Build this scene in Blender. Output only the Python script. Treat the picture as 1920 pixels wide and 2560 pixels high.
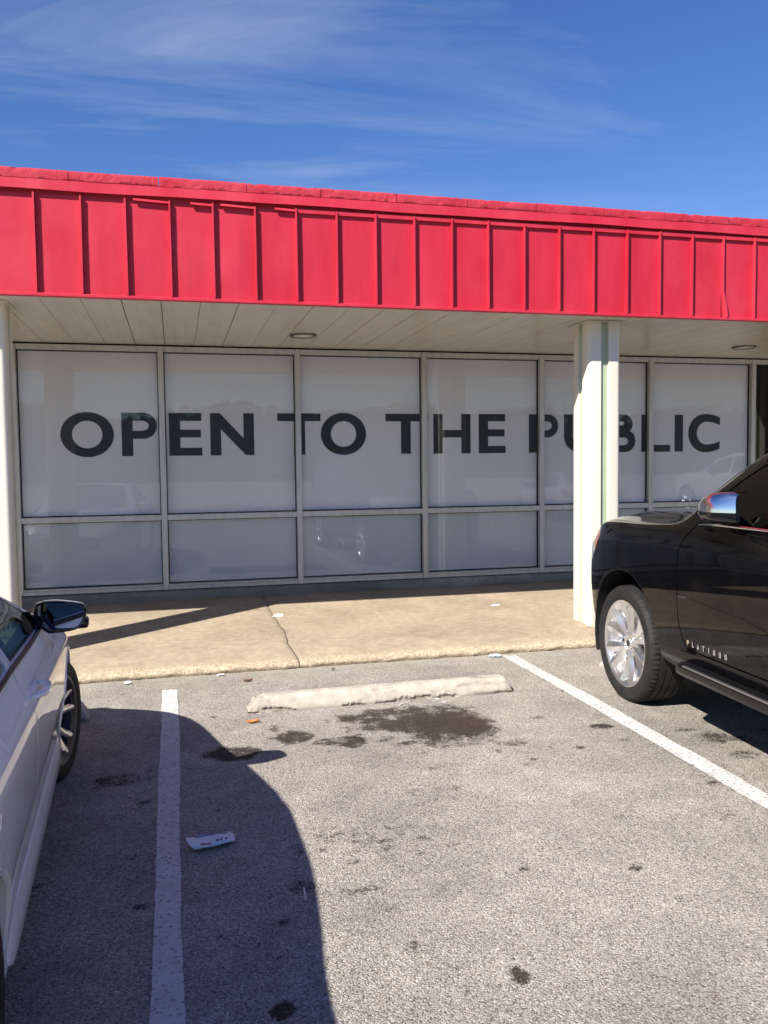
import bpy, bmesh, math, random
import numpy as np
from mathutils import Vector, Matrix

random.seed(7)
rng = np.random.default_rng(7)
for o in list(bpy.data.objects):
    bpy.data.objects.remove(o, do_unlink=True)
scene = bpy.context.scene
COL = scene.collection
R = math.radians

# ------------------------------------------------------------------ camera
YAW, PITCH, ROLL, EYE = 0.2445, 0.0566, -0.0115, 1.68
cam_data = bpy.data.cameras.new('camera')
cam_data.sensor_fit = 'HORIZONTAL'
cam_data.sensor_width = 36.0
cam_data.lens = 36.0 * 2085.8 / 1920.0
cam_data.clip_start = 0.05
cam_data.clip_end = 2000.0
cam = bpy.data.objects.new('camera', cam_data)
COL.objects.link(cam)
_f = Vector((math.sin(YAW) * math.cos(PITCH), math.cos(YAW) * math.cos(PITCH), -math.sin(PITCH)))
_r = Vector((math.cos(YAW), -math.sin(YAW), 0.0))
_u = _r.cross(_f)
_r2 = _r * math.cos(ROLL) + _u * math.sin(ROLL)
_u2 = -_r * math.sin(ROLL) + _u * math.cos(ROLL)
cam.matrix_world = Matrix(((_r2.x, _u2.x, -_f.x, 0.0), (_r2.y, _u2.y, -_f.y, 0.0), (_r2.z, _u2.z, -_f.z, EYE), (0, 0, 0, 1)))
scene.camera = cam

# ------------------------------------------------------------------ sun and sky
SUN_DIR = Vector((1.33, 1.0, -1.39)).normalized()      # the way the light travels
SUN_EL = math.asin(-SUN_DIR.z)
SUN_AZ = math.atan2(-SUN_DIR.x, -SUN_DIR.y)             # compass angle of the sun from +Y towards +X
sun_data = bpy.data.lights.new('sun', 'SUN')
sun_data.energy = 5.0
sun_data.angle = R(0.53)
sun_data.color = (1.0, 0.95, 0.87)
sun = bpy.data.objects.new('sun', sun_data)
COL.objects.link(sun)
sun.rotation_euler = SUN_DIR.to_track_quat('-Z', 'Y').to_euler()

world = bpy.data.worlds.new('World')
scene.world = world
world.use_nodes = True
wt = world.node_tree
wt.nodes.clear()
def wn(t, **k):
    n = wt.nodes.new(t)
    for a, b in k.items():
        setattr(n, a, b)
    return n
w_out = wn('ShaderNodeOutputWorld')
w_bg = wn('ShaderNodeBackground')
w_bg.inputs['Strength'].default_value = 0.076
sky = wn('ShaderNodeTexSky', sky_type='NISHITA')
sky.sun_disc = False
sky.sun_elevation = SUN_EL
sky.sun_rotation = SUN_AZ
sky.altitude = 300.0
sky.air_density = 1.0
sky.dust_density = 0.0
sky.ozone_density = 3.0
# thin streaked cirrus, laid out on a flat layer high above the place (direction / height)
w_tc = wn('ShaderNodeTexCoord')
w_sep = wn('ShaderNodeSeparateXYZ')
wt.links.new(w_tc.outputs['Generated'], w_sep.inputs[0])
w_zc = wn('ShaderNodeMath', operation='MAXIMUM'); w_zc.inputs[1].default_value = 0.06
wt.links.new(w_sep.outputs['Z'], w_zc.inputs[0])
w_div = wn('ShaderNodeVectorMath', operation='DIVIDE')
w_cmb = wn('ShaderNodeCombineXYZ')
for i in range(3):
    wt.links.new(w_zc.outputs[0], w_cmb.inputs[i])
wt.links.new(w_tc.outputs['Generated'], w_div.inputs[0]); wt.links.new(w_cmb.outputs[0], w_div.inputs[1])
w_map = wn('ShaderNodeMapping')
w_map.inputs['Rotation'].default_value = (0, 0, R(19))
w_map.inputs['Scale'].default_value = (0.30, 1.0, 1.0)
w_map.inputs['Location'].default_value = (5.9, 7.2, 0.0)
wt.links.new(w_div.outputs[0], w_map.inputs[0])
w_n1 = wn('ShaderNodeTexNoise'); w_n1.inputs['Scale'].default_value = 1.5; w_n1.inputs['Detail'].default_value = 8.0
w_n1.inputs['Roughness'].default_value = 0.62; w_n1.inputs['Distortion'].default_value = 0.5
w_n2 = wn('ShaderNodeTexNoise'); w_n2.inputs['Scale'].default_value = 0.55; w_n2.inputs['Detail'].default_value = 2.0
wt.links.new(w_map.outputs[0], w_n1.inputs['Vector']); w_off = wn('ShaderNodeMapping'); w_off.inputs['Location'].default_value = (2.6, 3.6, 0.0)
wt.links.new(w_div.outputs[0], w_off.inputs[0]); wt.links.new(w_off.outputs[0], w_n2.inputs['Vector'])
w_mul = wn('ShaderNodeMath', operation='MULTIPLY')
w_r1 = wn('ShaderNodeMapRange'); w_r1.inputs['From Min'].default_value = 0.495; w_r1.inputs['From Max'].default_value = 0.86
w_r2 = wn('ShaderNodeMapRange'); w_r2.inputs['From Min'].default_value = 0.42; w_r2.inputs['From Max'].default_value = 0.72
wt.links.new(w_n1.outputs['Fac'], w_r1.inputs['Value']); wt.links.new(w_n2.outputs['Fac'], w_r2.inputs['Value'])
wt.links.new(w_r1.outputs[0], w_mul.inputs[0]); wt.links.new(w_r2.outputs[0], w_mul.inputs[1])
w_sc = wn('ShaderNodeMath', operation='MULTIPLY'); w_sc.inputs[1].default_value = 0.56
wt.links.new(w_mul.outputs[0], w_sc.inputs[0])
w_hsv = wn('ShaderNodeHueSaturation')
w_hsv.inputs['Saturation'].default_value = 1.24
w_hsv.inputs['Hue'].default_value = 0.514
wt.links.new(sky.outputs[0], w_hsv.inputs['Color'])
w_mix = wn('ShaderNodeMix', data_type='RGBA')
w_mix.inputs['B'].default_value = (6.2, 6.6, 7.4, 1.0)
wt.links.new(w_sc.outputs[0], w_mix.inputs['Factor'])
wt.links.new(w_hsv.outputs[0], w_mix.inputs['A'])
wt.links.new(w_mix.outputs['Result'], w_bg.inputs['Color'])
wt.links.new(w_bg.outputs[0], w_out.inputs[0])

# ------------------------------------------------------------------ exposure
scene.view_settings.view_transform = 'Standard'
scene.view_settings.look = 'None'
scene.view_settings.exposure = 0.95
scene.view_settings.gamma = 1.0
scene.view_settings.use_curve_mapping = False
scene.render.engine = 'CYCLES'
scene.cycles.use_denoising = True
scene.cycles.max_bounces = 8
scene.cycles.transparent_max_bounces = 12
scene.cycles.caustics_reflective = False
scene.cycles.caustics_refractive = False

# ------------------------------------------------------------------ helpers: objects
def link(o, parent=None):
    COL.objects.link(o)
    if parent is not None:
        o.parent = parent
    return o
def mesh_obj(name, verts, faces, mat=None, parent=None, smooth=False, sharp=None, loc=None):
    me = bpy.data.meshes.new(name)
    me.from_pydata([tuple(map(float, v)) for v in verts], [], [tuple(map(int, f)) for f in faces])
    me.update()
    return wrap(name, me, mat, parent, smooth, sharp, loc)
def wrap(name, me, mat=None, parent=None, smooth=False, sharp=None, loc=None):
    if mat is not None:
        me.materials.clear(); me.materials.append(mat)
    if smooth and len(me.polygons):
        me.polygons.foreach_set('use_smooth', [True] * len(me.polygons))
        if sharp is not None:
            me.set_sharp_from_angle(angle=R(sharp))
    o = bpy.data.objects.new(name, me)
    if loc is not None:
        o.location = loc
    return link(o, parent)
def empty(name, loc=(0, 0, 0), rz=0.0):
    o = bpy.data.objects.new(name, None)
    o.empty_display_size = 0.2
    o.location = loc; o.rotation_euler = (0, 0, rz)
    return link(o)
def tag(o, label=None, cat=None, group=None, kind=None):
    if label: o['label'] = label
    if cat: o['category'] = cat
    if group: o['group'] = group
    if kind: o['kind'] = kind
    return o
def box_vf(x0, x1, y0, y1, z0, z1):
    v = [(x0, y0, z0), (x1, y0, z0), (x1, y1, z0), (x0, y1, z0), (x0, y0, z1), (x1, y0, z1), (x1, y1, z1), (x0, y1, z1)]
    f = [(0, 3, 2, 1), (4, 5, 6, 7), (0, 1, 5, 4), (1, 2, 6, 5), (2, 3, 7, 6), (3, 0, 4, 7)]
    return v, f
def bevel_box(x0, x1, y0, y1, z0, z1, b=0.003, seg=1):
    v, f = box_vf(x0, x1, y0, y1, z0, z1)
    bm = bmesh.new()
    vs = [bm.verts.new(p) for p in v]
    for q in f: bm.faces.new([vs[i] for i in q])
    if b > 0:
        bmesh.ops.bevel(bm, geom=bm.edges[:], offset=b, segments=seg, affect='EDGES', profile=0.5)
    me = bpy.data.meshes.new('box'); bm.to_mesh(me); bm.free()
    return me
def box(name, x0, x1, y0, y1, z0, z1, mat, parent=None, b=0.0, seg=1):
    return wrap(name, bevel_box(x0, x1, y0, y1, z0, z1, b, seg), mat, parent, smooth=b > 0, sharp=40 if b > 0 else None)
def join_vf(parts):
    V, F = [], []
    for v, f in parts:
        n = len(V); V += list(v); F += [tuple(i + n for i in q) for q in f]
    return V, F
def grid_faces(nu, nv, wrap_v=False):
    F = []
    for i in range(nu - 1):
        for j in range(nv if wrap_v else nv - 1):
            a = i * nv + j; b = i * nv + (j + 1) % nv
            F.append((a, b, b + nv, a + nv))
    return F
def lathe(profile, n=48, axis='x', closed=True):
    """profile: (axial, radius); revolves round the axis, closed ring profile"""
    V = []; m = len(profile)
    for k in range(n):
        t = 2 * math.pi * k / n
        for a, r in profile:
            V.append((a, r * math.cos(t), r * math.sin(t)) if axis == 'x' else (r * math.cos(t), r * math.sin(t), a))
    F = []
    for k in range(n):
        for j in range(m if closed else m - 1):
            a = k * m + j; b = k * m + (j + 1) % m
            a2 = ((k + 1) % n) * m + j; b2 = ((k + 1) % n) * m + (j + 1) % m
            F.append((a, a2, b2, b))
    return V, F
def tube(pts, rad, n=8, closed=False):
    P = [Vector(p) for p in pts]; V = []; F = []
    m = len(P)
    up = Vector((0, 0, 1))
    for i, p in enumerate(P):
        a = P[(i - 1) % m] if (closed or i > 0) else p
        b = P[(i + 1) % m] if (closed or i < m - 1) else p
        t = (b - a).normalized()
        s = t.cross(up)
        if s.length < 1e-4: s = t.cross(Vector((1, 0, 0)))
        s.normalize(); u = s.cross(t)
        r = rad[i] if isinstance(rad, (list, tuple)) else rad
        for k in range(n):
            q = 2 * math.pi * k / n
            V.append(p + s * (r * math.cos(q)) + u * (r * math.sin(q)))
    for i in range(m if closed else m - 1):
        for k in range(n):
            a = i * n + k; b = i * n + (k + 1) % n
            a2 = ((i + 1) % m) * n + k; b2 = ((i + 1) % m) * n + (k + 1) % n
            F.append((a, b, b2, a2))
    if not closed:
        F.append(tuple(reversed(range(n)))); F.append(tuple(range((m - 1) * n, m * n)))
    return V, F
def fill_curve(loops, extrude):
    """flat filled outline (with holes) in local XZ, thickness 2*extrude along Y; returns a mesh"""
    cu = bpy.data.curves.new('tmp', 'CURVE'); cu.dimensions = '2D'; cu.fill_mode = 'BOTH'; cu.extrude = extrude
    for L in loops:
        sp = cu.splines.new('POLY'); sp.points.add(len(L) - 1)
        for p, q in zip(sp.points, L): p.co = (q[0], q[1], 0, 1)
        sp.use_cyclic_u = True
    ob = bpy.data.objects.new('tmp', cu); COL.objects.link(ob)
    dg = bpy.context.evaluated_depsgraph_get()
    me = bpy.data.meshes.new_from_object(ob.evaluated_get(dg))
    bpy.data.objects.remove(ob, do_unlink=True); bpy.data.curves.remove(cu)
    me.transform(Matrix.Rotation(R(90), 4, 'X'))
    return me
def vnoise(x, y, seed=0, octaves=4, scale=1.0):
    """cheap smooth value noise on arrays"""
    out = np.zeros_like(x, dtype=float); amp = 1.0; tot = 0
    for o in range(octaves):
        g = np.random.default_rng(seed + o * 17).random((64, 64))
        u = (x * scale * 2 ** o) % 64; v = (y * scale * 2 ** o) % 64
        i = np.floor(u).astype(int); j = np.floor(v).astype(int)
        a = u - i; b = v - j; a = a * a * (3 - 2 * a); b = b * b * (3 - 2 * b)
        i %= 64; j %= 64; i1 = (i + 1) % 64; j1 = (j + 1) % 64
        out += amp * ((g[i, j] * (1 - a) + g[i1, j] * a) * (1 - b) + (g[i, j1] * (1 - a) + g[i1, j1] * a) * b)
        tot += amp; amp *= 0.5
    return out / tot

# ------------------------------------------------------------------ helpers: materials
def new_mat(name):
    m = bpy.data.materials.new(name); m.use_nodes = True
    nt = m.node_tree; nt.nodes.clear()
    out = nt.nodes.new('ShaderNodeOutputMaterial')
    b = nt.nodes.new('ShaderNodeBsdfPrincipled')
    nt.links.new(b.outputs[0], out.inputs[0])
    return m, nt, b, out
def nd(nt, t, **k):
    n = nt.nodes.new(t)
    for a, v in k.items():
        if hasattr(n, a) and a not in n.inputs: setattr(n, a, v)
        else: n.inputs[a].default_value = v
    return n
def coords(nt, which='Object', scale=(1, 1, 1)):
    tc = nt.nodes.new('ShaderNodeTexCoord'); mp = nt.nodes.new('ShaderNodeMapping')
    mp.inputs['Scale'].default_value = scale
    if which == 'World':
        g = nt.nodes.new('ShaderNodeNewGeometry'); nt.links.new(g.outputs['Position'], mp.inputs[0])
    else:
        nt.links.new(tc.outputs[which], mp.inputs[0])
    return mp.outputs[0]
def noise(nt, vec, scale, detail=4.0, rough=0.55, dist=0.0):
    n = nt.nodes.new('ShaderNodeTexNoise')
    n.inputs['Scale'].default_value = scale; n.inputs['Detail'].default_value = detail
    n.inputs['Roughness'].default_value = rough; n.inputs['Distortion'].default_value = dist
    nt.links.new(vec, n.inputs['Vector'])
    return n.outputs['Fac']
def rng_map(nt, val, a, b, c=0.0, d=1.0, smooth=False):
    n = nt.nodes.new('ShaderNodeMapRange')
    if smooth: n.interpolation_type = 'SMOOTHSTEP'
    n.inputs['From Min'].default_value = a; n.inputs['From Max'].default_value = b
    n.inputs['To Min'].default_value = c; n.inputs['To Max'].default_value = d
    nt.links.new(val, n.inputs['Value'])
    return n.outputs[0]
def mixc(nt, fac, A, B, mode='MIX'):
    n = nt.nodes.new('ShaderNodeMix'); n.data_type = 'RGBA'; n.blend_type = mode
    for s, v in (('Factor', fac), ('A', A), ('B', B)):
        idx = {'Factor': 0, 'A': 6, 'B': 7}[s]
        if isinstance(v, bpy.types.NodeSocket): nt.links.new(v, n.inputs[idx])
        elif s == 'Factor': n.inputs[idx].default_value = v
        else: n.inputs[idx].default_value = (*v, 1.0) if len(v) == 3 else v
    return n.outputs[2]
def math_n(nt, op, a, b=None):
    n = nt.nodes.new('ShaderNodeMath'); n.operation = op
    for i, v in enumerate((a, b)):
        if v is None: continue
        if isinstance(v, bpy.types.NodeSocket): nt.links.new(v, n.inputs[i])
        else: n.inputs[i].default_value = v
    return n.outputs[0]
def bump(nt, b, height, strength=0.3, dist=0.01):
    n = nt.nodes.new('ShaderNodeBump'); n.inputs['Strength'].default_value = strength; n.inputs['Distance'].default_value = dist
    nt.links.new(height, n.inputs['Height']); nt.links.new(n.outputs[0], b.inputs['Normal'])
def simple(name, col, rough=0.5, metal=0.0, spec=0.5, coat=0.0, var=0.0, vscale=6.0, bmp=0.0, bscale=40.0, which='World', coat_rough=0.03):
    m, nt, b, out = new_mat(name)
    b.inputs['Base Color'].default_value = (*col, 1)
    b.inputs['Roughness'].default_value = rough; b.inputs['Metallic'].default_value = metal
    b.inputs['Specular IOR Level'].default_value = spec
    b.inputs['Coat Weight'].default_value = coat; b.inputs['Coat Roughness'].default_value = coat_rough
    if var > 0:
        v = coords(nt, which)
        f = rng_map(nt, noise(nt, v, vscale, 5), 0.3, 0.7)
        lo = tuple(c * (1 - var) for c in col); hi = tuple(min(1, c * (1 + var)) for c in col)
        nt.links.new(mixc(nt, f, lo, hi), b.inputs['Base Color'])
        nt.links.new(rng_map(nt, noise(nt, v, vscale * 2.3, 4), 0.3, 0.7, max(0, rough - 0.08), min(1, rough + 0.08)), b.inputs['Roughness'])
    if bmp > 0:
        bump(nt, b, noise(nt, coords(nt, which), bscale, 5), bmp, 0.01)
    return m
def glass_mat(name, tint=(0.9, 0.93, 0.92), f0=0.05, rough=0.0):
    """thin pane: clear or tinted, with angle-dependent mirror reflection"""
    m, nt, b, out = new_mat(name)
    nt.nodes.remove(b)
    tr = nt.nodes.new('ShaderNodeBsdfTransparent'); tr.inputs[0].default_value = (*tint, 1)
    gl = nt.nodes.new('ShaderNodeBsdfGlossy'); gl.inputs['Roughness'].default_value = rough; gl.inputs[0].default_value = (1, 1, 1, 1)
    lw = nt.nodes.new('ShaderNodeLayerWeight'); lw.inputs['Blend'].default_value = 0.5
    p = math_n(nt, 'POWER', lw.outputs['Facing'], 5.0)
    f = rng_map(nt, p, 0.0, 1.0, f0, 1.0)
    mx = nt.nodes.new('ShaderNodeMixShader')
    nt.links.new(f, mx.inputs[0]); nt.links.new(tr.outputs[0], mx.inputs[1]); nt.links.new(gl.outputs[0], mx.inputs[2])
    nt.links.new(mx.outputs[0], out.inputs[0])
    return m

# ------------------------------------------------------------------ materials of the place
def mat_asphalt():
    m, nt, b, out = new_mat('worn_asphalt')
    v = coords(nt, 'World')
    vo = nt.nodes.new('ShaderNodeTexVoronoi'); vo.inputs['Scale'].default_value = 160.0
    wob = nt.nodes.new('ShaderNodeVectorMath'); wob.operation = 'ADD'
    nw = nt.nodes.new('ShaderNodeTexNoise'); nw.inputs['Scale'].default_value = 160.0
    sc = nt.nodes.new('ShaderNodeVectorMath'); sc.operation = 'SCALE'; sc.inputs['Scale'].default_value = 0.006
    nt.links.new(v, nw.inputs['Vector']); nt.links.new(nw.outputs['Color'], sc.inputs[0])
    nt.links.new(v, wob.inputs[0]); nt.links.new(sc.outputs[0], wob.inputs[1])
    nt.links.new(wob.outputs[0], vo.inputs['Vector'])
    sepc = nt.nodes.new('ShaderNodeSeparateColor'); nt.links.new(vo.outputs['Color'], sepc.inputs[0])
    ramp = nt.nodes.new('ShaderNodeValToRGB')
    cr = ramp.color_ramp; cr.interpolation = 'LINEAR'
    stops = [(0.0, (0.10, 0.089, 0.076)), (0.12, (0.25, 0.225, 0.193)), (0.3, (0.385, 0.348, 0.302)), (0.6, (0.49, 0.446, 0.390)), (0.85, (0.595, 0.544, 0.478)), (1.0, (0.76, 0.70, 0.622))]
    cr.elements[0].position = stops[0][0]; cr.elements[0].color = (*stops[0][1], 1)
    cr.elements[1].position = 1.0; cr.elements[1].color = (*stops[-1][1], 1)
    for p, c in stops[1:-1]:
        e = cr.elements.new(p); e.color = (*c, 1)
    nt.links.new(sepc.outputs[0], ramp.inputs[0])
    # warm and cool stones
    hue = mixc(nt, rng_map(nt, sepc.outputs[1], 0.55, 1.0, 0.0, 0.45), ramp.outputs[0], (0.46, 0.36, 0.28))
    hue = mixc(nt, rng_map(nt, sepc.outputs[2], 0.75, 1.0, 0.0, 0.35), hue, (0.30, 0.31, 0.33))
    # dark binder between the stones
    edge = rng_map(nt, vo.outputs['Distance'], 0.32, 0.62)
    col = mixc(nt, math_n(nt, 'MULTIPLY', edge, 0.42), hue, (0.13, 0.115, 0.10))
    # broad patches of wear
    p1 = rng_map(nt, noise(nt, v, 0.8, 7, 0.65), 0.32, 0.68, 0.72, 1.16)
    p2 = rng_map(nt, noise(nt, v, 5.0, 5, 0.6), 0.3, 0.7, 0.88, 1.10)
    pm = math_n(nt, 'MULTIPLY', p1, p2)
    cm = nt.nodes.new('ShaderNodeCombineColor')
    for i in range(3): nt.links.new(pm, cm.inputs[i])
    col = mixc(nt, 1.0, col, cm.outputs[0], 'MULTIPLY')
    # oil drips and stains (painted into the 'stain' and 'rust' attributes of the mesh)
    at = nt.nodes.new('ShaderNodeAttribute'); at.attribute_name = 'stain'
    br = math_n(nt, 'ADD', math_n(nt, 'ADD', at.outputs['Fac'], rng_map(nt, noise(nt, v, 70.0, 5, 0.75), 0.3, 0.7, -0.38, 0.30)), rng_map(nt, noise(nt, v, 10.0, 4, 0.65), 0.3, 0.7, -0.48, 0.34))
    sf = rng_map(nt, br, 0.10, 0.66, 0.0, 0.96, True)
    sf = math_n(nt, 'MULTIPLY', sf, rng_map(nt, at.outputs['Fac'], 0.0, 0.15))
    col = mixc(nt, sf, col, mixc(nt, 1.0, col, (0.11, 0.092, 0.078), 'MULTIPLY'))
    ar = nt.nodes.new('ShaderNodeAttribute'); ar.attribute_name = 'rust'
    rf = math_n(nt, 'MULTIPLY', ar.outputs['Fac'], rng_map(nt, noise(nt, v, 60.0, 4, 0.7), 0.35, 0.65))
    col = mixc(nt, rf, col, (0.075, 0.030, 0.02))
    ad = nt.nodes.new('ShaderNodeAttribute'); ad.attribute_name = 'dust'
    col = mixc(nt, math_n(nt, 'MULTIPLY', ad.outputs['Fac'], rng_map(nt, noise(nt, v, 25.0, 4), 0.3, 0.65)), col, (0.50, 0.44, 0.35))
    nt.links.new(col, b.inputs['Base Color'])
    b.inputs['Roughness'].default_value = 0.88; b.inputs['Specular IOR Level'].default_value = 0.25
    hgt = math_n(nt, 'ADD', math_n(nt, 'MULTIPLY', vo.outputs['Distance'], -0.8), math_n(nt, 'MULTIPLY', sepc.outputs[1], 0.5))
    bump(nt, b, hgt, 0.85, 0.007)
    return m
def mat_line():
    m, nt, b, out = new_mat('worn_white_line_paint')
    v = coords(nt, 'World')
    vo = nt.nodes.new('ShaderNodeTexVoronoi'); vo.inputs['Scale'].default_value = 95.0; nt.links.new(v, vo.inputs['Vector'])
    pit = rng_map(nt, noise(nt, v, 55.0, 3, 0.6), 0.57, 0.63)
    big = rng_map(nt, noise(nt, v, 3.0, 4), 0.35, 0.7, 0.55, 1.0)
    base = mixc(nt, rng_map(nt, noise(nt, v, 9.0, 5), 0.3, 0.7), (0.50, 0.48, 0.45), (0.62, 0.60, 0.565))
    col = mixc(nt, math_n(nt, 'MULTIPLY', pit, big), base, (0.17, 0.155, 0.145))
    nt.links.new(col, b.inputs['Base Color']); b.inputs['Roughness'].default_value = 0.75
    bump(nt, b, math_n(nt, 'SUBTRACT', vo.outputs['Distance'], pit), 0.4, 0.004)
    return m
def mat_concrete(name, light, dark, edge=None, speck=0.0, bscale=90.0):
    m, nt, b, out = new_mat(name)
    v = coords(nt, 'World')
    f = rng_map(nt, noise(nt, v, 1.6, 7, 0.62, 0.3), 0.30, 0.68)
    col = mixc(nt, f, dark, light)
    f2 = rng_map(nt, noise(nt, v, 14.0, 5, 0.65), 0.35, 0.7, 0.82, 1.12)
    cm = nt.nodes.new('ShaderNodeCombineColor')
    for i in range(3): nt.links.new(f2, cm.inputs[i])
    col = mixc(nt, 1.0, col, cm.outputs[0], 'MULTIPLY')
    # small dark gum spots
    vo = nt.nodes.new('ShaderNodeTexVoronoi'); vo.inputs['Scale'].default_value = 5.5; nt.links.new(v, vo.inputs['Vector'])
    spot = rng_map(nt, math_n(nt, 'ADD', vo.outputs['Distance'], math_n(nt, 'MULTIPLY', noise(nt, v, 60.0, 2), 0.06)), 0.075, 0.10, speck, 0.0)
    col = mixc(nt, spot, col, (0.06, 0.05, 0.04))
    vo2 = nt.nodes.new('ShaderNodeTexVoronoi'); vo2.inputs['Scale'].default_value = bscale; nt.links.new(v, vo2.inputs['Vector'])
    sp2 = nt.nodes.new('ShaderNodeSeparateColor'); nt.links.new(vo2.outputs['Color'], sp2.inputs[0])
    at = nt.nodes.new('ShaderNodeAttribute'); at.attribute_name = 'rough_edge'
    stone = mixc(nt, sp2.outputs[0], (0.24, 0.185, 0.12), (0.60, 0.50, 0.35))
    col = mixc(nt, math_n(nt, 'MULTIPLY', at.outputs['Fac'], 0.75), col, stone)
    ag = nt.nodes.new('ShaderNodeAttribute'); ag.attribute_name = 'grime'
    gf = math_n(nt, 'MULTIPLY', ag.outputs['Fac'], rng_map(nt, noise(nt, v, 7.0, 6, 0.7), 0.25, 0.7, 0.35, 1.0))
    col = mixc(nt, gf, col, (0.11, 0.095, 0.08))
    nt.links.new(col, b.inputs['Base Color'])
    b.inputs['Roughness'].default_value = 0.85; b.inputs['Specular IOR Level'].default_value = 0.3
    bump(nt, b, math_n(nt, 'ADD', math_n(nt, 'MULTIPLY', noise(nt, v, 120.0, 4), 0.6), math_n(nt, 'MULTIPLY', vo2.outputs['Distance'], 0.5)), 0.35, 0.006)
    return m
def mat_red(name, col, rough, chips=0.0, bscale=60.0, bstr=0.05, fade=0.18):
    m, nt, b, out = new_mat(name)
    v = coords(nt, 'World', (1, 1, 0.22))
    v2 = coords(nt, 'World')
    f = rng_map(nt, noise(nt, v, 5.0, 6, 0.6), 0.3, 0.7)
    c1 = tuple(c * (1 - 0.10) for c in col); c2 = (min(1, col[0] * 1.06), col[1] * 1.5 + fade * 0.06, col[2] * 1.4 + fade * 0.06)
    cc = mixc(nt, f, c1, c2)
    oi = nt.nodes.new('ShaderNodeObjectInfo')
    cc = mixc(nt, rng_map(nt, oi.outputs['Random'], 0, 1, 0.0, 0.16), cc, (col[0] * 0.80, col[1] * 0.9, col[2] * 1.1))
    stk = rng_map(nt, noise(nt, coords(nt, 'World', (9, 1, 0.55)), 3.0, 6, 0.7), 0.52, 0.78, 0.0, 0.22)
    cc = mixc(nt, stk, cc, (0.22, 0.022, 0.03))
    chk = rng_map(nt, noise(nt, v2, 1.3, 5, 0.65), 0.5, 0.75, 0.0, 0.10)
    cc = mixc(nt, chk, cc, (0.62, 0.16, 0.18))
    if chips > 0:
        ch = rng_map(nt, noise(nt, v2, 22.0, 6, 0.75), 0.66, 0.70, 0.0, chips)
        cc = mixc(nt, ch, cc, (0.20, 0.10, 0.09))
    nt.links.new(cc, b.inputs['Base Color'])
    nt.links.new(rng_map(nt, noise(nt, v2, 3.0, 4), 0.3, 0.7, rough - 0.07, rough + 0.09), b.inputs['Roughness'])
    b.inputs['Specular IOR Level'].default_value = 0.32
    bump(nt, b, noise(nt, v2, bscale, 5), bstr, 0.01)
    return m
def mat_film():
    m, nt, b, out = new_mat('white_window_film')
    v = coords(nt, 'World')
    nt.links.new(mixc(nt, rng_map(nt, noise(nt, v, 0.8, 3), 0.35, 0.65), (0.72, 0.712, 0.77), (0.76, 0.752, 0.81)), b.inputs['Base Color'])
    b.inputs['Roughness'].default_value = 0.45; b.inputs['Specular IOR Level'].default_value = 0.3
    return m
def mat_metal_frame():
    m, nt, b, out = new_mat('anodised_frame')
    v = coords(nt, 'World')
    st = rng_map(nt, noise(nt, coords(nt, 'World', (3, 3, 0.4)), 6.0, 5), 0.35, 0.7)
    nt.links.new(mixc(nt, st, (0.44, 0.44, 0.435), (0.54, 0.54, 0.53)), b.inputs['Base Color'])
    b.inputs['Metallic'].default_value = 0.35; b.inputs['Roughness'].default_value = 0.38
    return m
def mat_soffit():
    m, nt, b, out = new_mat('enamelled_soffit')
    v = coords(nt, 'World')
    st = rng_map(nt, noise(nt, coords(nt, 'World', (2.5, 0.35, 1)), 3.0, 6, 0.65), 0.3, 0.7)
    col = mixc(nt, st, (0.55, 0.522, 0.472), (0.64, 0.612, 0.562))
    oi = nt.nodes.new('ShaderNodeObjectInfo')
    col = mixc(nt, rng_map(nt, oi.outputs['Random'], 0, 1, 0.0, 0.12), col, (0.46, 0.43, 0.38))
    nt.links.new(col, b.inputs['Base Color'])
    b.inputs['Roughness'].default_value = 0.24; b.inputs['Specular IOR Level'].default_value = 0.5
    bump(nt, b, noise(nt, v, 1.6, 3), 0.06, 0.03)
    return m

M = {}
M['asphalt'] = mat_asphalt()
M['line'] = mat_line()
M['walk'] = mat_concrete('tan_concrete', (0.425, 0.343, 0.245), (0.305, 0.244, 0.172), speck=0.75)
M['plinth'] = mat_concrete('grey_concrete', (0.37, 0.335, 0.285), (0.20, 0.18, 0.15), speck=0.0)
M['stop'] = mat_concrete('cream_painted_concrete', (0.52, 0.475, 0.40), (0.40, 0.36, 0.295), speck=0.25, bscale=50)
M['red'] = mat_red('red_enamel_metal', (0.47, 0.014, 0.033), 0.50, fade=0.06)
M['red_trim'] = mat_red('red_trim_metal', (0.50, 0.016, 0.036), 0.46)
M['red_block'] = mat_red('red_painted_block', (0.42, 0.014, 0.031), 0.75, chips=0.55, bscale=45, bstr=0.5)
M['soffit'] = mat_soffit()
def mat_post():
    m, nt, b, out = new_mat('cream_post_paint')
    v = coords(nt, 'World')
    col = mixc(nt, rng_map(nt, noise(nt, coords(nt, 'World', (4, 4, .5)), 3.0, 5), 0.3, 0.7), (0.64, 0.605, 0.51), (0.68, 0.645, 0.55))
    sp = nt.nodes.new('ShaderNodeSeparateXYZ'); nt.links.new(v, sp.inputs[0])
    h = rng_map(nt, sp.outputs['Z'], 0.12, 0.75, 1.0, 0.0)
    d = math_n(nt, 'MULTIPLY', h, rng_map(nt, noise(nt, v, 16.0, 6, 0.7), 0.45, 0.72, 0.0, 0.75))
    col = mixc(nt, d, col, (0.26, 0.22, 0.16))
    col = mixc(nt, rng_map(nt, noise(nt, v, 30.0, 4, 0.7), 0.70, 0.73, 0.0, 0.5), col, (0.36, 0.33, 0.27))
    nt.links.new(col, b.inputs['Base Color']); b.inputs['Roughness'].default_value = 0.48
    return m
M['post'] = mat_post()
M['post_green'] = simple('pale_green_stripe_paint', (0.36, 0.43, 0.30), 0.5, var=0.06)
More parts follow.
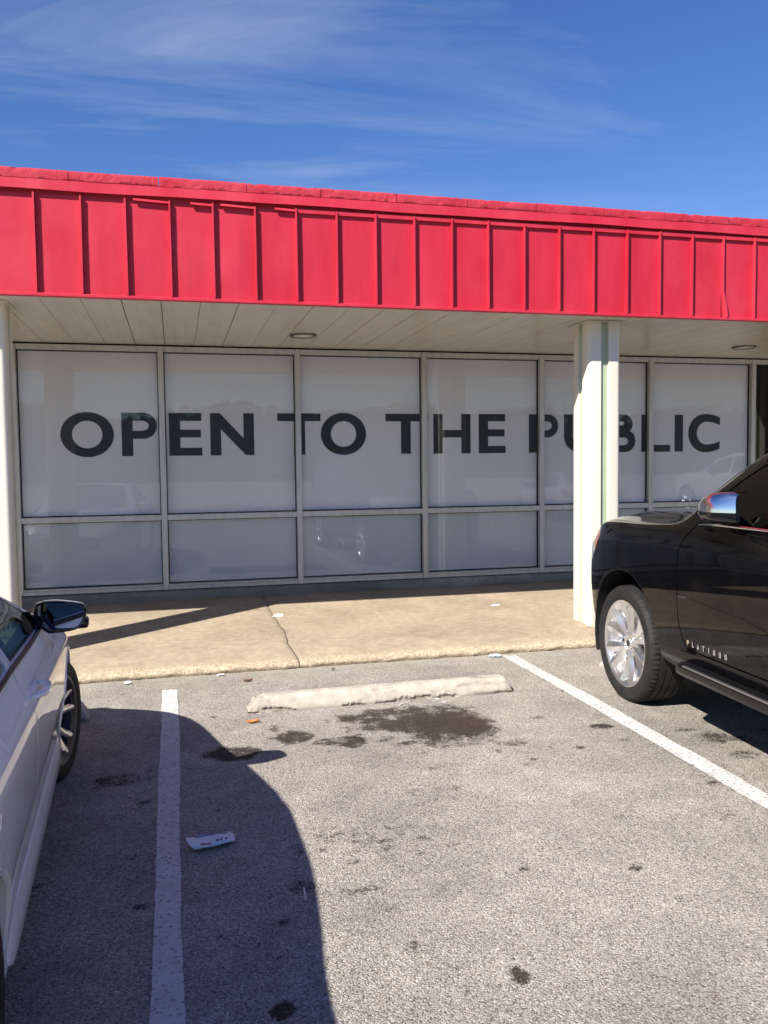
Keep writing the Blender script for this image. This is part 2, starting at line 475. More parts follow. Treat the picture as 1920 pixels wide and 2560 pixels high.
M['frame'] = mat_metal_frame()
M['gasket'] = simple('black_gasket_rubber', (0.012, 0.012, 0.013), 0.6)
M['film'] = mat_film()
M['film_low'] = simple('grey_lower_film', (0.53, 0.545, 0.58), 0.4, var=0.04, vscale=1.2)
M['letter'] = simple('charcoal_vinyl', (0.022, 0.023, 0.027), 0.42)
M['pane'] = glass_mat('window_glass', (0.95, 0.965, 0.97), 0.022)
M['splash'] = simple('dried_white_paint', (0.80, 0.80, 0.78), 0.6)
M['dark'] = simple('dark_interior', (0.008, 0.008, 0.009), 0.8)
M['wallpaint'] = simple('beige_wall_paint', (0.58, 0.53, 0.44), 0.7, var=0.10, vscale=2.5, bmp=0.15, bscale=80)
M['roof'] = simple('roof_membrane', (0.35, 0.34, 0.32), 0.9, var=0.1)
M['mirror_chrome'] = simple('satin_chrome', (0.66, 0.66, 0.68), 0.16, metal=1.0)
M['chrome'] = simple('chrome', (0.86, 0.86, 0.88), 0.05, metal=1.0)
M['lamp_ring'] = simple('brushed_lamp_ring', (0.16, 0.155, 0.145), 0.3, metal=0.8)
M['lamp_glass'] = simple('lamp_lens', (0.75, 0.76, 0.72), 0.15, spec=0.6)

# ------------------------------------------------------------------ the parking lot
def und(x, y):
    return 0.006 * (vnoise(np.asarray(x, float) + 30, np.asarray(y, float) + 30, 3, 2, 0.45) - 0.5)
fx = np.arange(-1.8, 5.01, 0.022); fy = np.arange(1.9, 6.95, 0.022)
xs = np.concatenate([[-600, -200, -80, -30, -12, -6, -3.5, -2.4], fx, [5.6, 7, 10, 16, 30, 80, 200, 600]])
ys = np.concatenate([[-600, -200, -80, -30, -12, -5, -2, 0, 1, 1.5], fy, [7.6, 9, 12, 20, 40, 100, 300, 600]])
GX, GY = np.meshgrid(xs, ys, indexing='ij')
gz = und(GX, GY) * (np.abs(GX) < 20) * (np.abs(GY) < 20)
stain = np.zeros_like(GX); rust = np.zeros_like(GX); dust = np.zeros_like(GX)
wobx = (vnoise(GX, GY, 11, 4, 3.0) - 0.5); woby = (vnoise(GX, GY, 29, 4, 3.0) - 0.5)
def blob(arr, x, y, rx, ry, s, soft=0.6, wob=0.5):
    m = max(rx, ry) * 2.2
    i0, i1 = np.searchsorted(xs, [x - m, x + m]); j0, j1 = np.searchsorted(ys, [y - m, y + m])
    X = GX[i0:i1, j0:j1] + wobx[i0:i1, j0:j1] * rx * 2 * wob; Y = GY[i0:i1, j0:j1] + woby[i0:i1, j0:j1] * ry * 2 * wob
    d = np.sqrt(((X - x) / rx) ** 2 + ((Y - y) / ry) ** 2)
    v = np.clip((1 + soft - d) / (2 * soft), 0, 1); v = v * v * (3 - 2 * v) * s
    arr[i0:i1, j0:j1] = np.maximum(arr[i0:i1, j0:j1], v)
for a in [(1.64, 5.08, .28, .32, 1.2, .85), (1.74, 5.04, .22, .26, 1.2, .8), (1.52, 5.42, .42, .10, .75, .8), (1.38, 5.12, .28, .13, .95, .6), (1.20, 5.34, .24, .14, .75, .7), (1.50, 5.02, .30, .10, .8, .6),
          (0.69, 5.09, .13, .13, .75, .25), (0.86, 4.93, .10, .06, .65, .3), (1.00, 4.89, .09, .10, .75, .3), (0.60, 5.28, .07, .07, .4, .4), (1.18, 4.88, .09, .06, .4, .5),
          (1.32, 4.78, .12, .06, .45, .5), (1.60, 4.86, .18, .07, .6, .5), (1.75, 4.80, .10, .12, .6, .4), (1.94, 4.62, .11, .07, .55, .4), (1.05, 5.12, .09, .1, .35, .6),
          (0.29, 4.89, .16, .12, .85, .4), (2.59, 4.73, .085, .06, .75, .3), (3.13, 4.35, .14, .12, .6, .4), (3.05, 4.52, .12, .05, .35, .5), (3.12, 4.05, .10, .07, .55, .4), (3.3, 4.28, .08, .05, .5, .4),
          (-.36, 4.62, .16, .10, .6, .5), (1.25, 4.60, .18, .12, .25, .8), (2.28, 5.02, .05, .03, .5, .4), (1.81, 3.02, .03, .03, .8, .4), (1.05, 2.46, .035, .05, .75, .4),
          (0.45, 3.22, .07, .06, .5, .6), (0.27, 2.48, .04, .045, .95, .3), (1.32, 4.35, .20, .08, .2, .8), (1.93, 4.31, .03, .025, .7, .4), (2.02, 2.42, .05, .02, .6, .5), (1.85, 2.75, .03, .02, .6, .5), (2.5, 3.4, .09, .07, .3, .6), (.80, 3.55, .34, .26, .30, .9), (1.25, 4.0, .30, .2, .22, .9), (.62, 3.05, .2, .2, .24, .9)]:
    blob(stain, *a)
for k in range(210):
    x = random.uniform(-1.4, 4.0); y = 1.95 + 4.7 * random.random() ** 0.8
    r = random.choice([.010, .012, .015, .018, .024, .032])
    blob(stain, x, y, r * random.uniform(.9, 1.8), r, random.uniform(.30, .70), .5, .2)
blob(rust, 1.82, 5.08, .15, .14, .6, .7); blob(rust, 1.86, 4.24, .03, .025, .9, .4); blob(rust, 1.6, 2.2, .02, .02, .7, .4)
edge = np.exp(-np.clip(6.80 - GY, 0, 9) / 0.16) * (GY < 6.95)
dust = np.maximum(dust, edge * 0.75 * (0.3 + 0.7 * vnoise(GX, GY, 5, 4, 2.0)))
V = np.stack([GX, GY, gz], -1).reshape(-1, 3)
F = grid_faces(len(xs), len(ys))
F = [(a, d, c, b) for a, b, c, d in F]
me = bpy.data.meshes.new('parking_lot'); me.from_pydata(V.tolist(), [], F)
for nm, arr in (('stain', stain), ('rust', rust), ('dust', dust)):
    at = me.attributes.new(nm, 'FLOAT', 'POINT'); at.data.foreach_set('value', arr.reshape(-1).astype(np.float32))
lot = wrap('parking_lot', me, M['asphalt'], smooth=True)
tag(lot, 'sun-bleached speckled asphalt parking lot with oil stains', 'parking lot', kind='structure')

def painted_line(xl, xr, y0, y1, seed, bow=0.0, skew=0.0):
    n = int((y1 - y0) / 0.035); rr = np.random.default_rng(seed)
    yy = np.linspace(y0, y1, n); t = (yy - y0) / (y1 - y0)
    e1 = np.cumsum(rr.normal(0, .0016, n)); e1 -= np.linspace(e1[0], e1[-1], n)
    e2 = np.cumsum(rr.normal(0, .0016, n)); e2 -= np.linspace(e2[0], e2[-1], n)
    L = xl + e1 + bow * np.sin(t * math.pi * 3) + skew * t; Rr = xr + e2 + bow * np.sin(t * math.pi * 3 + .6) + skew * t
    ncol = 7; V = []
    for k in range(n):
        for j in range(ncol):
            s = j / (ncol - 1); x = L[k] * (1 - s) + Rr[k] * s
            V.append((x, yy[k] + (rr.normal(0, .012) if k in (0, n - 1) else 0), float(und(x, yy[k])) + 0.004))
    F = [(a, b, c, d) for a, b, c, d in grid_faces(n, ncol)]
    return mesh_obj('painted_line', V, F, M['line'], lot, smooth=True)
painted_line(-0.088, 0.026, -1.0, 6.42, 1, 0.004, -.047)
painted_line(2.730, 2.858, -1.0, 6.74, 2, 0.010)
painted_line(5.58, 5.70, -1.0, 6.74, 3, 0.006)
painted_line(-2.98, -2.86, -1.0, 6.4, 4, 0.006)

# ------------------------------------------------------------------ the walkway: slabs with a worn, pebbly front edge
def walk_z(y):
    return np.interp(y, [6.80, 6.86, 7.0, 7.3, 9.6], [0.060, 0.072, 0.092, 0.125, 0.212])
prof = [(6.835, -0.03), (6.815, 0.0), (6.805, 0.018), (6.803, 0.034), (6.812, 0.050), (6.830, 0.062), (6.855, 0.070)]
prof += [(y, float(walk_z(y))) for y in np.concatenate([np.arange(6.88, 7.2, 0.02), np.arange(7.2, 9.0, 0.05), np.arange(9.0, 9.58, 0.02)])]
prof += [(9.58, -0.03)]
def crack_x(y, seed, x0, x1, amp):
    t = (y - 6.8) / 2.8
    return x0 + (x1 - x0) * t + amp * (vnoise(y * 1.0, y * 0 + seed, seed, 5, 2.2) - 0.5)
py = np.array([p[0] for p in prof]); pz = np.array([p[1] for p in prof])
pavement = empty('walkway', (3.0, 7.0, 0.0))
tag(pavement, 'tan concrete walkway under the canopy with a cracked joint and pebbly worn edge', 'walkway', kind='structure')
def slab(lo, hi, step):
    n = max(6, int((hi[0] - lo[0]) / step)) if isinstance(lo, tuple) else 2
    XL = crack_x(py, *lo[1:]) if lo[1] is not None else np.full_like(py, lo[0])
    XR = crack_x(py, *hi[1:]) if hi[1] is not None else np.full_like(py, hi[0])
    V = []; re = []; gr = []
    ts = np.linspace(0, 1, n)
    A = np.array([XL + (XR - XL) * t for t in ts]); Bm = np.broadcast_to(py, A.shape).copy(); C = np.broadcast_to(pz, A.shape).copy()
    # rough front: push pebbles in and out
    w = np.clip(1 - (Bm - 6.80) / 0.11, 0, 1) * (np.arange(len(py)) < len(py) - 1)
    nz = vnoise(A, Bm * 1.0 + C * 3, 41, 4, 14.0) - 0.5
    nz2 = vnoise(A, Bm * 0, 77, 4, 1.3) - 0.5
    Bm += w * (nz * 0.026 + nz2 * 0.03)
    C += w * nz * 0.010 * (C > 0.01) + (C > 0.03) * 0.006 * (vnoise(A, Bm, 9, 3, 1.2) - 0.5)
    # slabs dip a little at the crack
    for side, xx in ((0, XL), (1, XR)):
        d = np.abs(A - xx); C -= 0.006 * np.exp(-d / 0.012) * (C > 0.03)
    we = np.clip(1 - (Bm - 6.82) / (0.07 + 0.10 * vnoise(A, A * 0, 51, 4, 1.5)), 0, 1)
    g = np.exp(-np.clip(9.56 - Bm, 0, 9) / 0.10) * 0.75 + 0.65 * np.maximum(np.exp(-np.abs(A - XL) / 0.02) * (lo[1] is not None), np.exp(-np.abs(A - XR) / 0.02) * (hi[1] is not None)) * (0.4 + 0.6 * vnoise(A, Bm, 8, 3, 4.0))
    g = np.maximum(g, 0.5 * np.clip(1 - C / 0.03, 0, 1) * (Bm < 7))
    V = np.stack([A, Bm, C], -1).reshape(-1, 3)
    F = grid_faces(n, len(py))
    o = mesh_obj('slab', V, [(a, d, c, b) for a, b, c, d in F], M['walk'], pavement, smooth=True)
    for nm, arr in (('rough_edge', we), ('grime', g)):
        at = o.data.attributes.new(nm, 'FLOAT', 'POINT'); at.data.foreach_set('value', arr.reshape(-1).astype(np.float32))
    o.location = (-3.0, -7.0, 0.0)
    return o
c_near = (0.98, 3, 0.960, 0.925, 0.09)
slab((-12.0, None), (-5.2, None), 0.12)
slab((-5.185, None), (c_near[0] - .005, c_near[1], c_near[2] - .006, c_near[3] - .003, c_near[4]), 0.022)
slab((c_near[0], c_near[1], c_near[2], c_near[3], c_near[4]), (7.1, None), 0.022)
slab((7.115, None), (13.2, None), 0.12)
slab((13.215, None), (20.0, None), 0.2)

# ------------------------------------------------------------------ the store
D = 9.544; MX0, MS = -0.1258, 1.5003
ZT, ZTR, ZS = 3.00, 1.126, 0.325
store = empty('store_building', (3.0, 12.0, 0.0))
tag(store, 'single-storey store with red ribbed metal canopy fascia and white filmed shop windows', 'store')
def S(o):            # parts are given in world coordinates
    o.parent = store; o.location = Vector(o.location) - store.location if o.parent == store else o.location
    return o
def sbox(name, *a, **k):
    return S(box(name, *a, **k))
XL, XR = -12.0, 20.0
# shell
sbox('side_wall', XL, XL + .25, 9.7, 20.0, 0, 3.85, M['wallpaint'])
sbox('side_wall', XR - .25, XR, 9.7, 20.0, 0, 3.85, M['wallpaint'])
sbox('rear_wall', XL, XR, 20.0, 20.25, 0, 3.85, M['wallpaint'])
sbox('roof_slab', XL, XR, 7.10, 20.25, 3.66, 3.86, M['roof'])
sbox('canopy_beam', XL, XR, 6.99, 7.09, 3.06, 3.86, M['dark'])
sbox('interior_wall', XL + .3, XR - .3, 13.0, 13.1, 0.2, 3.6, M['dark'])
sbox('interior_floor', XL + .3, XR - .3, 9.75, 13.0, 0.10, 0.20, M['dark'])
sbox('front_wall', XL, -2.62, D - .06, D + .18, 0.05, 3.02, M['wallpaint'])
sbox('pilaster', -2.62, MX0 - MS - .033, D - .075, D + .18, 0.05, 3.012, M['post'], b=0.01, seg=2)
sbox('front_wall', MX0 + 9 * MS + .03, XR, D - .06, D + .18, 0.05, 3.02, M['wallpaint'])
# rough concrete plinth under the glazing
n = 420; px = np.linspace(MX0 - MS - .03, MX0 + 9 * MS + .03, n)
prf = [(D + .05, .14), (D - .045, .14), (D - .052, .20), (D - .05, .26), (D - .045, .305), (D - .03, .318), (D + .05, .3175)]
PA = np.array([[(x, y, z) for y, z in prf] for x in px])
nzp = vnoise(PA[..., 0], PA[..., 2] * 3, 61, 5, 3.5) - 0.5
PA[:, 1:6, 1] += nzp[:, 1:6] * 0.030; PA[:, 4:6, 2] += np.minimum(nzp[:, 4:6], 0) * 0.03
o = mesh_obj('plinth', PA.reshape(-1, 3), [(a, d, c, b) for a, b, c, d in grid_faces(n, len(prf))], M['plinth'], smooth=True, sharp=50)
g = np.clip(vnoise(PA[..., 0], PA[..., 2], 66, 4, 1.6) * 1.6 - .55, 0, 1)
at = o.data.attributes.new('grime', 'FLOAT', 'POINT'); at.data.foreach_set('value', g.reshape(-1).astype(np.float32))
S(o)
# frame: mullions, head, transom, sill
NB = 9
for k in range(NB + 1):
    x = MX0 + (k - 1) * MS
    hw = 0.031
    sbox('mullion', x - hw, x + hw, D - .062, D + .05, ZS + .0, ZT - .004, M['frame'], b=0.003)
for k in range(NB):
    a = MX0 + (k - 1) * MS + .0312; b2 = MX0 + k * MS - .0312
    sbox('head_rail', a, b2, D - .056, D + .05, ZT - .062, ZT - .004, M['frame'], b=0.003)
    sbox('transom', a, b2, D - .056, D + .05, ZTR - .031, ZTR + .031, M['frame'], b=0.003)
    sbox('sill', a, b2, D - .056, D + .05, ZS, ZS + .042, M['frame'], b=0.003)
    sbox('sill_lip', a, b2, D - .066, D + .04, ZS + .0425, ZS + .062, M['frame'], b=0.003)
def rect_ring(x0, x1, z0, z1, t, y0, y1):
    return join_vf([box_vf(x0, x0 + t, y0, y1, z0, z1), box_vf(x1 - t, x1, y0, y1, z0, z1), box_vf(x0 + t, x1 - t, y0, y1, z0, z0 + t), box_vf(x0 + t, x1 - t, y0, y1, z1 - t, z1)])
for k in range(NB):
    a = MX0 + (k - 1) * MS + .0316; b2 = MX0 + k * MS - .0316
    for lo, hi, up in ((ZS + .0625, ZTR - .0315, False), (ZTR + .0315, ZT - .0625, True)):
        v, f = rect_ring(a, b2, lo, hi, 0.006, D - .006, D + .03)
        gk = S(mesh_obj('window', v, f, M['gasket']))
        i0, i1, j0, j1 = a + .0062, b2 - .0062, lo + .0062, hi - .0062
        pv, pf = box_vf(i0, i1, D + .002, D + .008, j0, j1)
        pn = mesh_obj('pane', pv, pf, M['pane'], gk)
        if k < 6:
            fv, ff = box_vf(i0 + .004, i1 - .004, D + .014, D + .016, j0 + .006, j1 - .004)
            fl = mesh_obj('film', fv, ff, M['film'] if up else M['film_low'], gk)
# ---- small splashes of dried white paint on the outside of the panes
for (sx_, sz_, n_) in ((1.945, 1.47, 3), (1.62, .93, 2), (1.88, .80, 3), (3.23, 1.38, 3), (-.02, 1.42, 2), (.34, 1.44, 2), (-1.42, 1.40, 1), (6.33, 1.70, 2), (3.72, .95, 1), (4.62, .82, 2), (1.37, 1.62, 1)):
    vs_ = []
    for i in range(n_):
        r_ = random.uniform(.004, .009); cx_ = sx_ + random.uniform(-.012, .012); cz_ = sz_ - i * .035
        v_, f_ = lathe([(D + .0018, r_), (D + .0012, r_ * .95), (D - .0004, r_ * .4), (D - .0006, .0003)], 8, 'z', closed=False)
        vs_.append(([(cx_ + a_, c_, cz_ + b_ * random.uniform(1.0, 1.2)) for a_, b_, c_ in v_], f_))
    v_, f_ = join_vf(vs_)
    S(mesh_obj('paint_splash', v_, f_, M['splash'], smooth=True))
# ---- the lettering on the film
def arc(cx, cz, rx, rz, a0, a1, n=28):
    return [(cx + rx * math.cos(R(a0 + (a1 - a0) * i / n)), cz + rz * math.sin(R(a0 + (a1 - a0) * i / n))) for i in range(n + 1)]
Z0, Z1 = 1.806, 2.278
def L_O(x0, x1, sw=.119, zo=.008):
    cx = (x0 + x1) / 2; rx = (x1 - x0) / 2; cz = (Z0 + Z1) / 2; rz = (Z1 - Z0) / 2 + zo
    return [arc(cx, cz, rx, rz, 0, 360, 64)[:-1], arc(cx, cz, rx - sw, rz - sw * .80, 0, 360, 64)[:-1]]
def L_P(x0, x1, sw=.118):
    zm = Z1 - .283; r = (Z1 - zm) / 2; cx = x1 - r * 1.0
    ri = r - .086
    outer = [(x0, Z0), (x0 + sw, Z0), (x0 + sw, zm)] + arc(cx, Z1 - r, r, r, -90, 90) + [(x0, Z1)]
    inner = [(x0 + sw, Z1 - r - ri)] + arc(cx - .02, Z1 - r, ri + .02, ri, -90, 90) + [(x0 + sw, Z1 - r + ri)]
    return [outer, inner]
def L_E(x0, x1, sw=.120, t=.087):
    zc = Z0 + .245
    return [[(x0, Z0), (x1, Z0), (x1, Z0 + t), (x0 + sw, Z0 + t), (x0 + sw, zc - t / 2), (x1 - .012, zc - t / 2), (x1 - .012, zc + t / 2), (x0 + sw, zc + t / 2), (x0 + sw, Z1 - t), (x1 - .004, Z1 - t), (x1 - .004, Z1), (x0, Z1)]]
def L_N(x0, x1, sw=.117):
    return [[(x0, Z0), (x0 + sw, Z0), (x0 + sw, Z0 + .292), (x1 - .095, Z0), (x1, Z0), (x1, Z1), (x1 - sw, Z1), (x1 - sw, Z0 + .190), (x0 + .108, Z1), (x0, Z1)]]
def L_T(x0, x1, xa, xb, t=.088):
    return [[(xa, Z0), (xb, Z0), (xb, Z1 - t), (x1, Z1 - t), (x1, Z1), (x0, Z1), (x0, Z1 - t), (xa, Z1 - t)]]
def L_H(x0, x1, sw=.117):
    return [[(x0, Z0), (x0 + sw, Z0), (x0 + sw, Z0 + .192), (x1 - sw, Z0 + .192), (x1 - sw, Z0), (x1, Z0), (x1, Z1), (x1 - sw, Z1), (x1 - sw, Z0 + .281), (x0 + sw, Z0 + .281), (x0 + sw, Z1), (x0, Z1)]]
def L_U(x0, x1, sw=.119):
    cx = (x0 + x1) / 2; rx = (x1 - x0) / 2; rz = .20
    return [[(x0, Z1)] + arc(cx, Z0 + rz, rx, rz, 180, 360) + [(x1, Z1), (x1 - sw, Z1)] + arc(cx, Z0 + rz, rx - sw, rz - .10, 360, 180) + [(x0 + sw, Z1)]]
def L_B(x0, x1, sw=.119):
    zm = Z0 + .265
    r1 = (Z1 - zm + .03) / 2; r2 = (zm - Z0 + .02) / 2
    outer = [(x0, Z0)] + arc(x1 - r2, Z0 + r2, r2, r2, -90, 50) + arc(x1 - r1 - .04, Z1 - r1, r1, r1, -50, 90) + [(x0, Z1)]
    h1 = [(x0 + sw, Z0 + .088)] + arc(x1 - r2 - .02, Z0 + r2 - .008, r2 - .085, r2 - .093, -90, 90) + [(x0 + sw, Z0 + 2 * r2 - .104)]
    h2 = [(x0 + sw, Z1 - 2 * r1 + .105)] + arc(x1 - r1 - .07, Z1 - r1 + .008, r1 - .092, r1 - .092, -90, 90) + [(x0 + sw, Z1 - .088)]
    return [outer, h1, h2]
def L_L(x0, x1, sw=.122, t=.087):
    return [[(x0, Z0), (x1, Z0), (x1, Z0 + t), (x0 + sw, Z0 + t), (x0 + sw, Z1), (x0, Z1)]]
def L_I(x0, x1):
    return [[(x0, Z0), (x1, Z0), (x1, Z1), (x0, Z1)]]
def L_C(x0, x1):
    cz = (Z0 + Z1) / 2
    def half(cx, lx, rx, rz, xe, up):
        te = math.degrees(math.acos((xe - cx) / rx))
        pts = arc(cx, cz, rx, rz, te, 90, 14) + arc(cx, cz, lx, rz, 90, 180, 18)[1:]
        return pts if up else [(p[0], 2 * cz - p[1]) for p in reversed(pts)]
    out_ = half(x0 + .246, .246, .383, .248, x1, True) + half(x0 + .246, .246, .383, .248, x1, False)[1:]
    inn = half(x0 + .266, .141, .276, .147, x1, True) + half(x0 + .266, .141, .276, .147, x1, False)[1:]
    return [out_ + list(reversed(inn))]
letters = [L_O(-1.185, -.636), L_P(-.556, -.183), L_E(-.054, .302), L_N(.393, .878), L_T(1.143, 1.642, 1.330, 1.460), L_O(1.642, 2.179), L_T(2.415, 2.932, 2.602, 2.722),
           L_H(3.003, 3.472), L_E(3.578, 3.924), L_P(4.232, 4.624), L_U(4.703, 5.130), L_B(5.262, 5.692), L_L(5.776, 6.190), L_I(6.256, 6.377), L_C(6.454, 6.920)]
for lp in letters:
    me = fill_curve(lp, 0.0008)
    o = wrap('letter', me, M['letter']); o.location = (0, D + .0115, 0); S(o)

# ---- soffit
pitch = 0.309; x = -0.073 - 16 * pitch
sbox('soffit_filler', XL, x - .002, 6.985, D - .062, 3.014, 3.03, M['soffit'])
k = 0
while x < 12.0:
    g = random.choice([0.0012, 0.002, 0.003, 0.004, 0.005])
    tilt = random.uniform(-.0012, .0012)
    # a plank with two shallow pressed ribs
    prf = [(0.0, .012), (0.0015, 0.0), (.100, 0.0), (.1025, .0016), (.105, 0.0), (.203, 0.0), (.2055, .0016), (.208, 0.0), (pitch - g - .0015, 0.0), (pitch - g, .012)]
    V = []
    for yy in (6.985, D - .0625):
        V += [(x + a, yy, 3.010 + z + tilt * (a / pitch)) for a, z in prf]
    m = len(prf)
    F = [(j, j + 1, m + j + 1, m + j) for j in range(m - 1)] + [(0, m, 2 * m - 1, m - 1)]
    S(mesh_obj('soffit_plank', V, F, M['soffit']))
    x += pitch; k += 1
sbox('soffit_filler', x, XR, 6.985, D - .062, 3.014, 3.03, M['soffit'])
sbox('soffit_backing', XL, XR, 6.985, D + .2, 3.034, 3.05, M['dark'])
# recessed downlights
def downlight(cx, cy):
    v, f = lathe([(2.992, .108), (2.990, .130), (2.998, .138), (3.0115, .138), (3.0115, .108)], 40, 'z')
    ring = S(mesh_obj('downlight', [(a + cx, b + cy, c) for a, b, c in v], f, M['lamp_ring'], smooth=True, sharp=40))
    v, f = lathe([(3.001, .001), (2.999, .06), (2.999, .1075), (3.008, .1075), (3.008, .001)], 40, 'z')
    dv = mesh_obj('diffuser', [(a + cx, b + cy, c) for a, b, c in v], f, M['lamp_glass'], ring, smooth=True, sharp=50)

for lx in (-3.91, 1.30, 6.49): downlight(lx, 8.53)

# ---- fascia: pans, standing seams, trims, flashing and block coping
YF = 6.965; BP = 0.3358; BX0 = -0.998
def pan(x0, x1, z0, z1, seed):
    rr = np.random.default_rng(seed); nu, nv = 8, 14
    amp = rr.uniform(.0015, .0045) * rr.choice([-1, 1]); cxx, czz = rr.uniform(.3, .7), rr.uniform(.3, .7)
    if seed == 1004: amp = .011; cxx, czz = .75, .6
    V = []
    for i in range(nu):
        for j in range(nv):
            u = i / (nu - 1); v = j / (nv - 1)
            b = math.sin(math.pi * u) * math.sin(math.pi * v)
            w = amp * b * math.exp(-((u - cxx) ** 2 + (v - czz) ** 2) * 3) + 0.0012 * b * math.sin(v * 9 + seed)
            V.append((x0 + (x1 - x0) * u, YF - w, z0 + (z1 - z0) * v))
    n0 = len(V)
    F = [(a, d, c, b) for a, b, c, d in grid_faces(nu, nv)]
    # turned-back edges so that the pan has thickness
    for (xa, za, xb, zb) in ((x0, z0, x1, z0), (x0, z1, x1, z1)):
        q = len(V); V += [(xa, YF, za), (xb, YF, zb), (xb, YF + .02, zb), (xa, YF + .02, za)]; F.append((q, q + 1, q + 2, q + 3))
    return S(mesh_obj('fascia_panel', V, F, M['red'], smooth=True, sharp=30))
ZP0, ZP1 = 3.034, 3.785
for k in range(-9, 36):
    x = BX0 + k * BP
    pan(x + .0075, x + BP - .0075, ZP0, ZP1 - (random.uniform(0, .006) if k < 8 else 0), 1000 + k)
    if k == 18:           # one seam has come loose and kinks at its foot
        V = []; F = []
        for (z, dx, dy) in ((ZP0 - .004, .040, -.030), (ZP0 + .10, .026, -.024), (ZP0 + .235, 0, -.004), (ZP0 + .245, 0, 0), (ZP1, 0, 0)):
            V += [(x - .0068 + dx, YF - .030 + dy * .4, z), (x + .0068 + dx, YF - .030 + dy * .4, z), (x + .0068 + dx * .7, YF + .018, z), (x - .0068 + dx * .7, YF + .018, z)]
        for i in range(4):
            for j in range(4):
                F.append((i * 4 + j, i * 4 + (j + 1) % 4, i * 4 + 4 + (j + 1) % 4, i * 4 + 4 + j))
        F += [(3, 2, 1, 0), (16, 17, 18, 19)]
        S(mesh_obj('seam', V, F, M['red_trim']))
    else:
        v, f = box_vf(x - .0068, x + .0068, YF - .036, YF + .018, ZP0 - .002, ZP1 + random.uniform(-.004, .004))
        bn = random.uniform(-.0035, .0035)
        v = [(a + (bn if c > 3.4 else 0), b, c) for a, b, c in v]
        S(mesh_obj('seam', v, f, M['red_trim']))
    # little closure strip under the flashing; missing or fallen on the left
    if k >= 6:
        v, f = box_vf(x + .009, x + BP - .009, YF - .022, YF - .004, ZP1 - .030, ZP1 + .004)
        S(mesh_obj('closure_strip', v, f, M['red_trim']))
    elif k in (2, 3, 4, 5):
        v, f = box_vf(x + .06 + .10 * (k % 2), x + BP - .004, YF - .026, YF - .015, ZP1 - .012, ZP1 + .006)
        v = [(a, b - .010 * (c < ZP1), c - .012 * (a - x) / BP) for a, b, c in v]
        S(mesh_obj('closure_strip', v, f, M['red_trim']))
x0f, x1f = BX0 - 9 * BP - .01, BX0 + 36 * BP + .01
sbox('bottom_trim', x0f, x1f, YF - .034, YF + .02, 3.006, 3.031, M['red_trim'], b=0.003)
sbox('backing_board', x0f, x1f, YF + .0195, YF + .024, 3.031, 3.86, M['red_trim'])
sbox('fascia_extension', XL, x0f - .001, YF - .01, YF + .02, 3.006, 3.80, M['red'])
sbox('fascia_extension', x1f + .001, XR, YF - .01, YF + .02, 3.006, 3.80, M['red'])
# flashing with a slightly wavy lower lip
n = 300; fxs = np.linspace(XL, XR, n); V = []
for x in fxs:
    w = 0.004 * math.sin(x * 2.1) + 0.003 * math.sin(x * 5.3 + 1)
    V += [(x, YF + .03, 3.884), (x, YF - .040, 3.884), (x, YF - .041 - w * .3, 3.845), (x, YF - .042 - w * .5, 3.810 + w * .6), (x, YF - .037 - w * .5, 3.8095 + w * .6)]
S(mesh_obj('flashing', V, [(a, b, c, d) for a, b, c, d in grid_faces(n, 5)], M['red_trim'], smooth=True, sharp=30))
# painted coping blocks, chipped along their edges
x = XL
while x < XR:
    L = random.uniform(.60, .70) if -4 < x < 9 else 2.0
    nu = max(4, int(L / .014)); cs = [(YF + .20, 3.886), (YF - .036, 3.886), (YF - .041, 3.889), (YF - .042, 3.908), (YF - .042, 3.935), (YF - .041, 3.955), (YF - .037, 3.961), (YF - .028, 3.963), (YF + .20, 3.963)]
    xx = np.linspace(x + .003, x + L - .003, nu)
    A = np.array([[(a, b, c) for b, c in cs] for a in xx])
    nz = vnoise(A[..., 0], A[..., 2] * 2, 91, 4, 12.0) - .5
    nz2 = vnoise(A[..., 0], A[..., 2] * 0, 93, 3, 5.0) - .5
    chp = np.clip(vnoise(A[..., 0], A[..., 2] * 6, 97, 4, 16.0) - .60, 0, 1) * 4
    A[:, 1:8, 1] += nz[:, 1:8] * .004 + chp[:, 1:8] * .010
    A[:, 5:8, 2] += nz2[:, 5:8] * .003 - .010 * chp[:, 5:8]
    A[:, 2, 2] += nz[:, 2] * .006
    o_ = random.uniform(-.003, .003); A[..., 1] += o_; A[:, 5:, 2] += o_
    V = A.reshape(-1, 3); F = [(a, d, c, b) for a, b, c, d in grid_faces(nu, len(cs))]
    m_ = len(cs); F += [tuple(range(m_)), tuple(reversed(range((nu - 1) * m_, nu * m_)))]
    S(mesh_obj('coping_block', V, F, M['red_block'], smooth=True, sharp=55))
    x += L

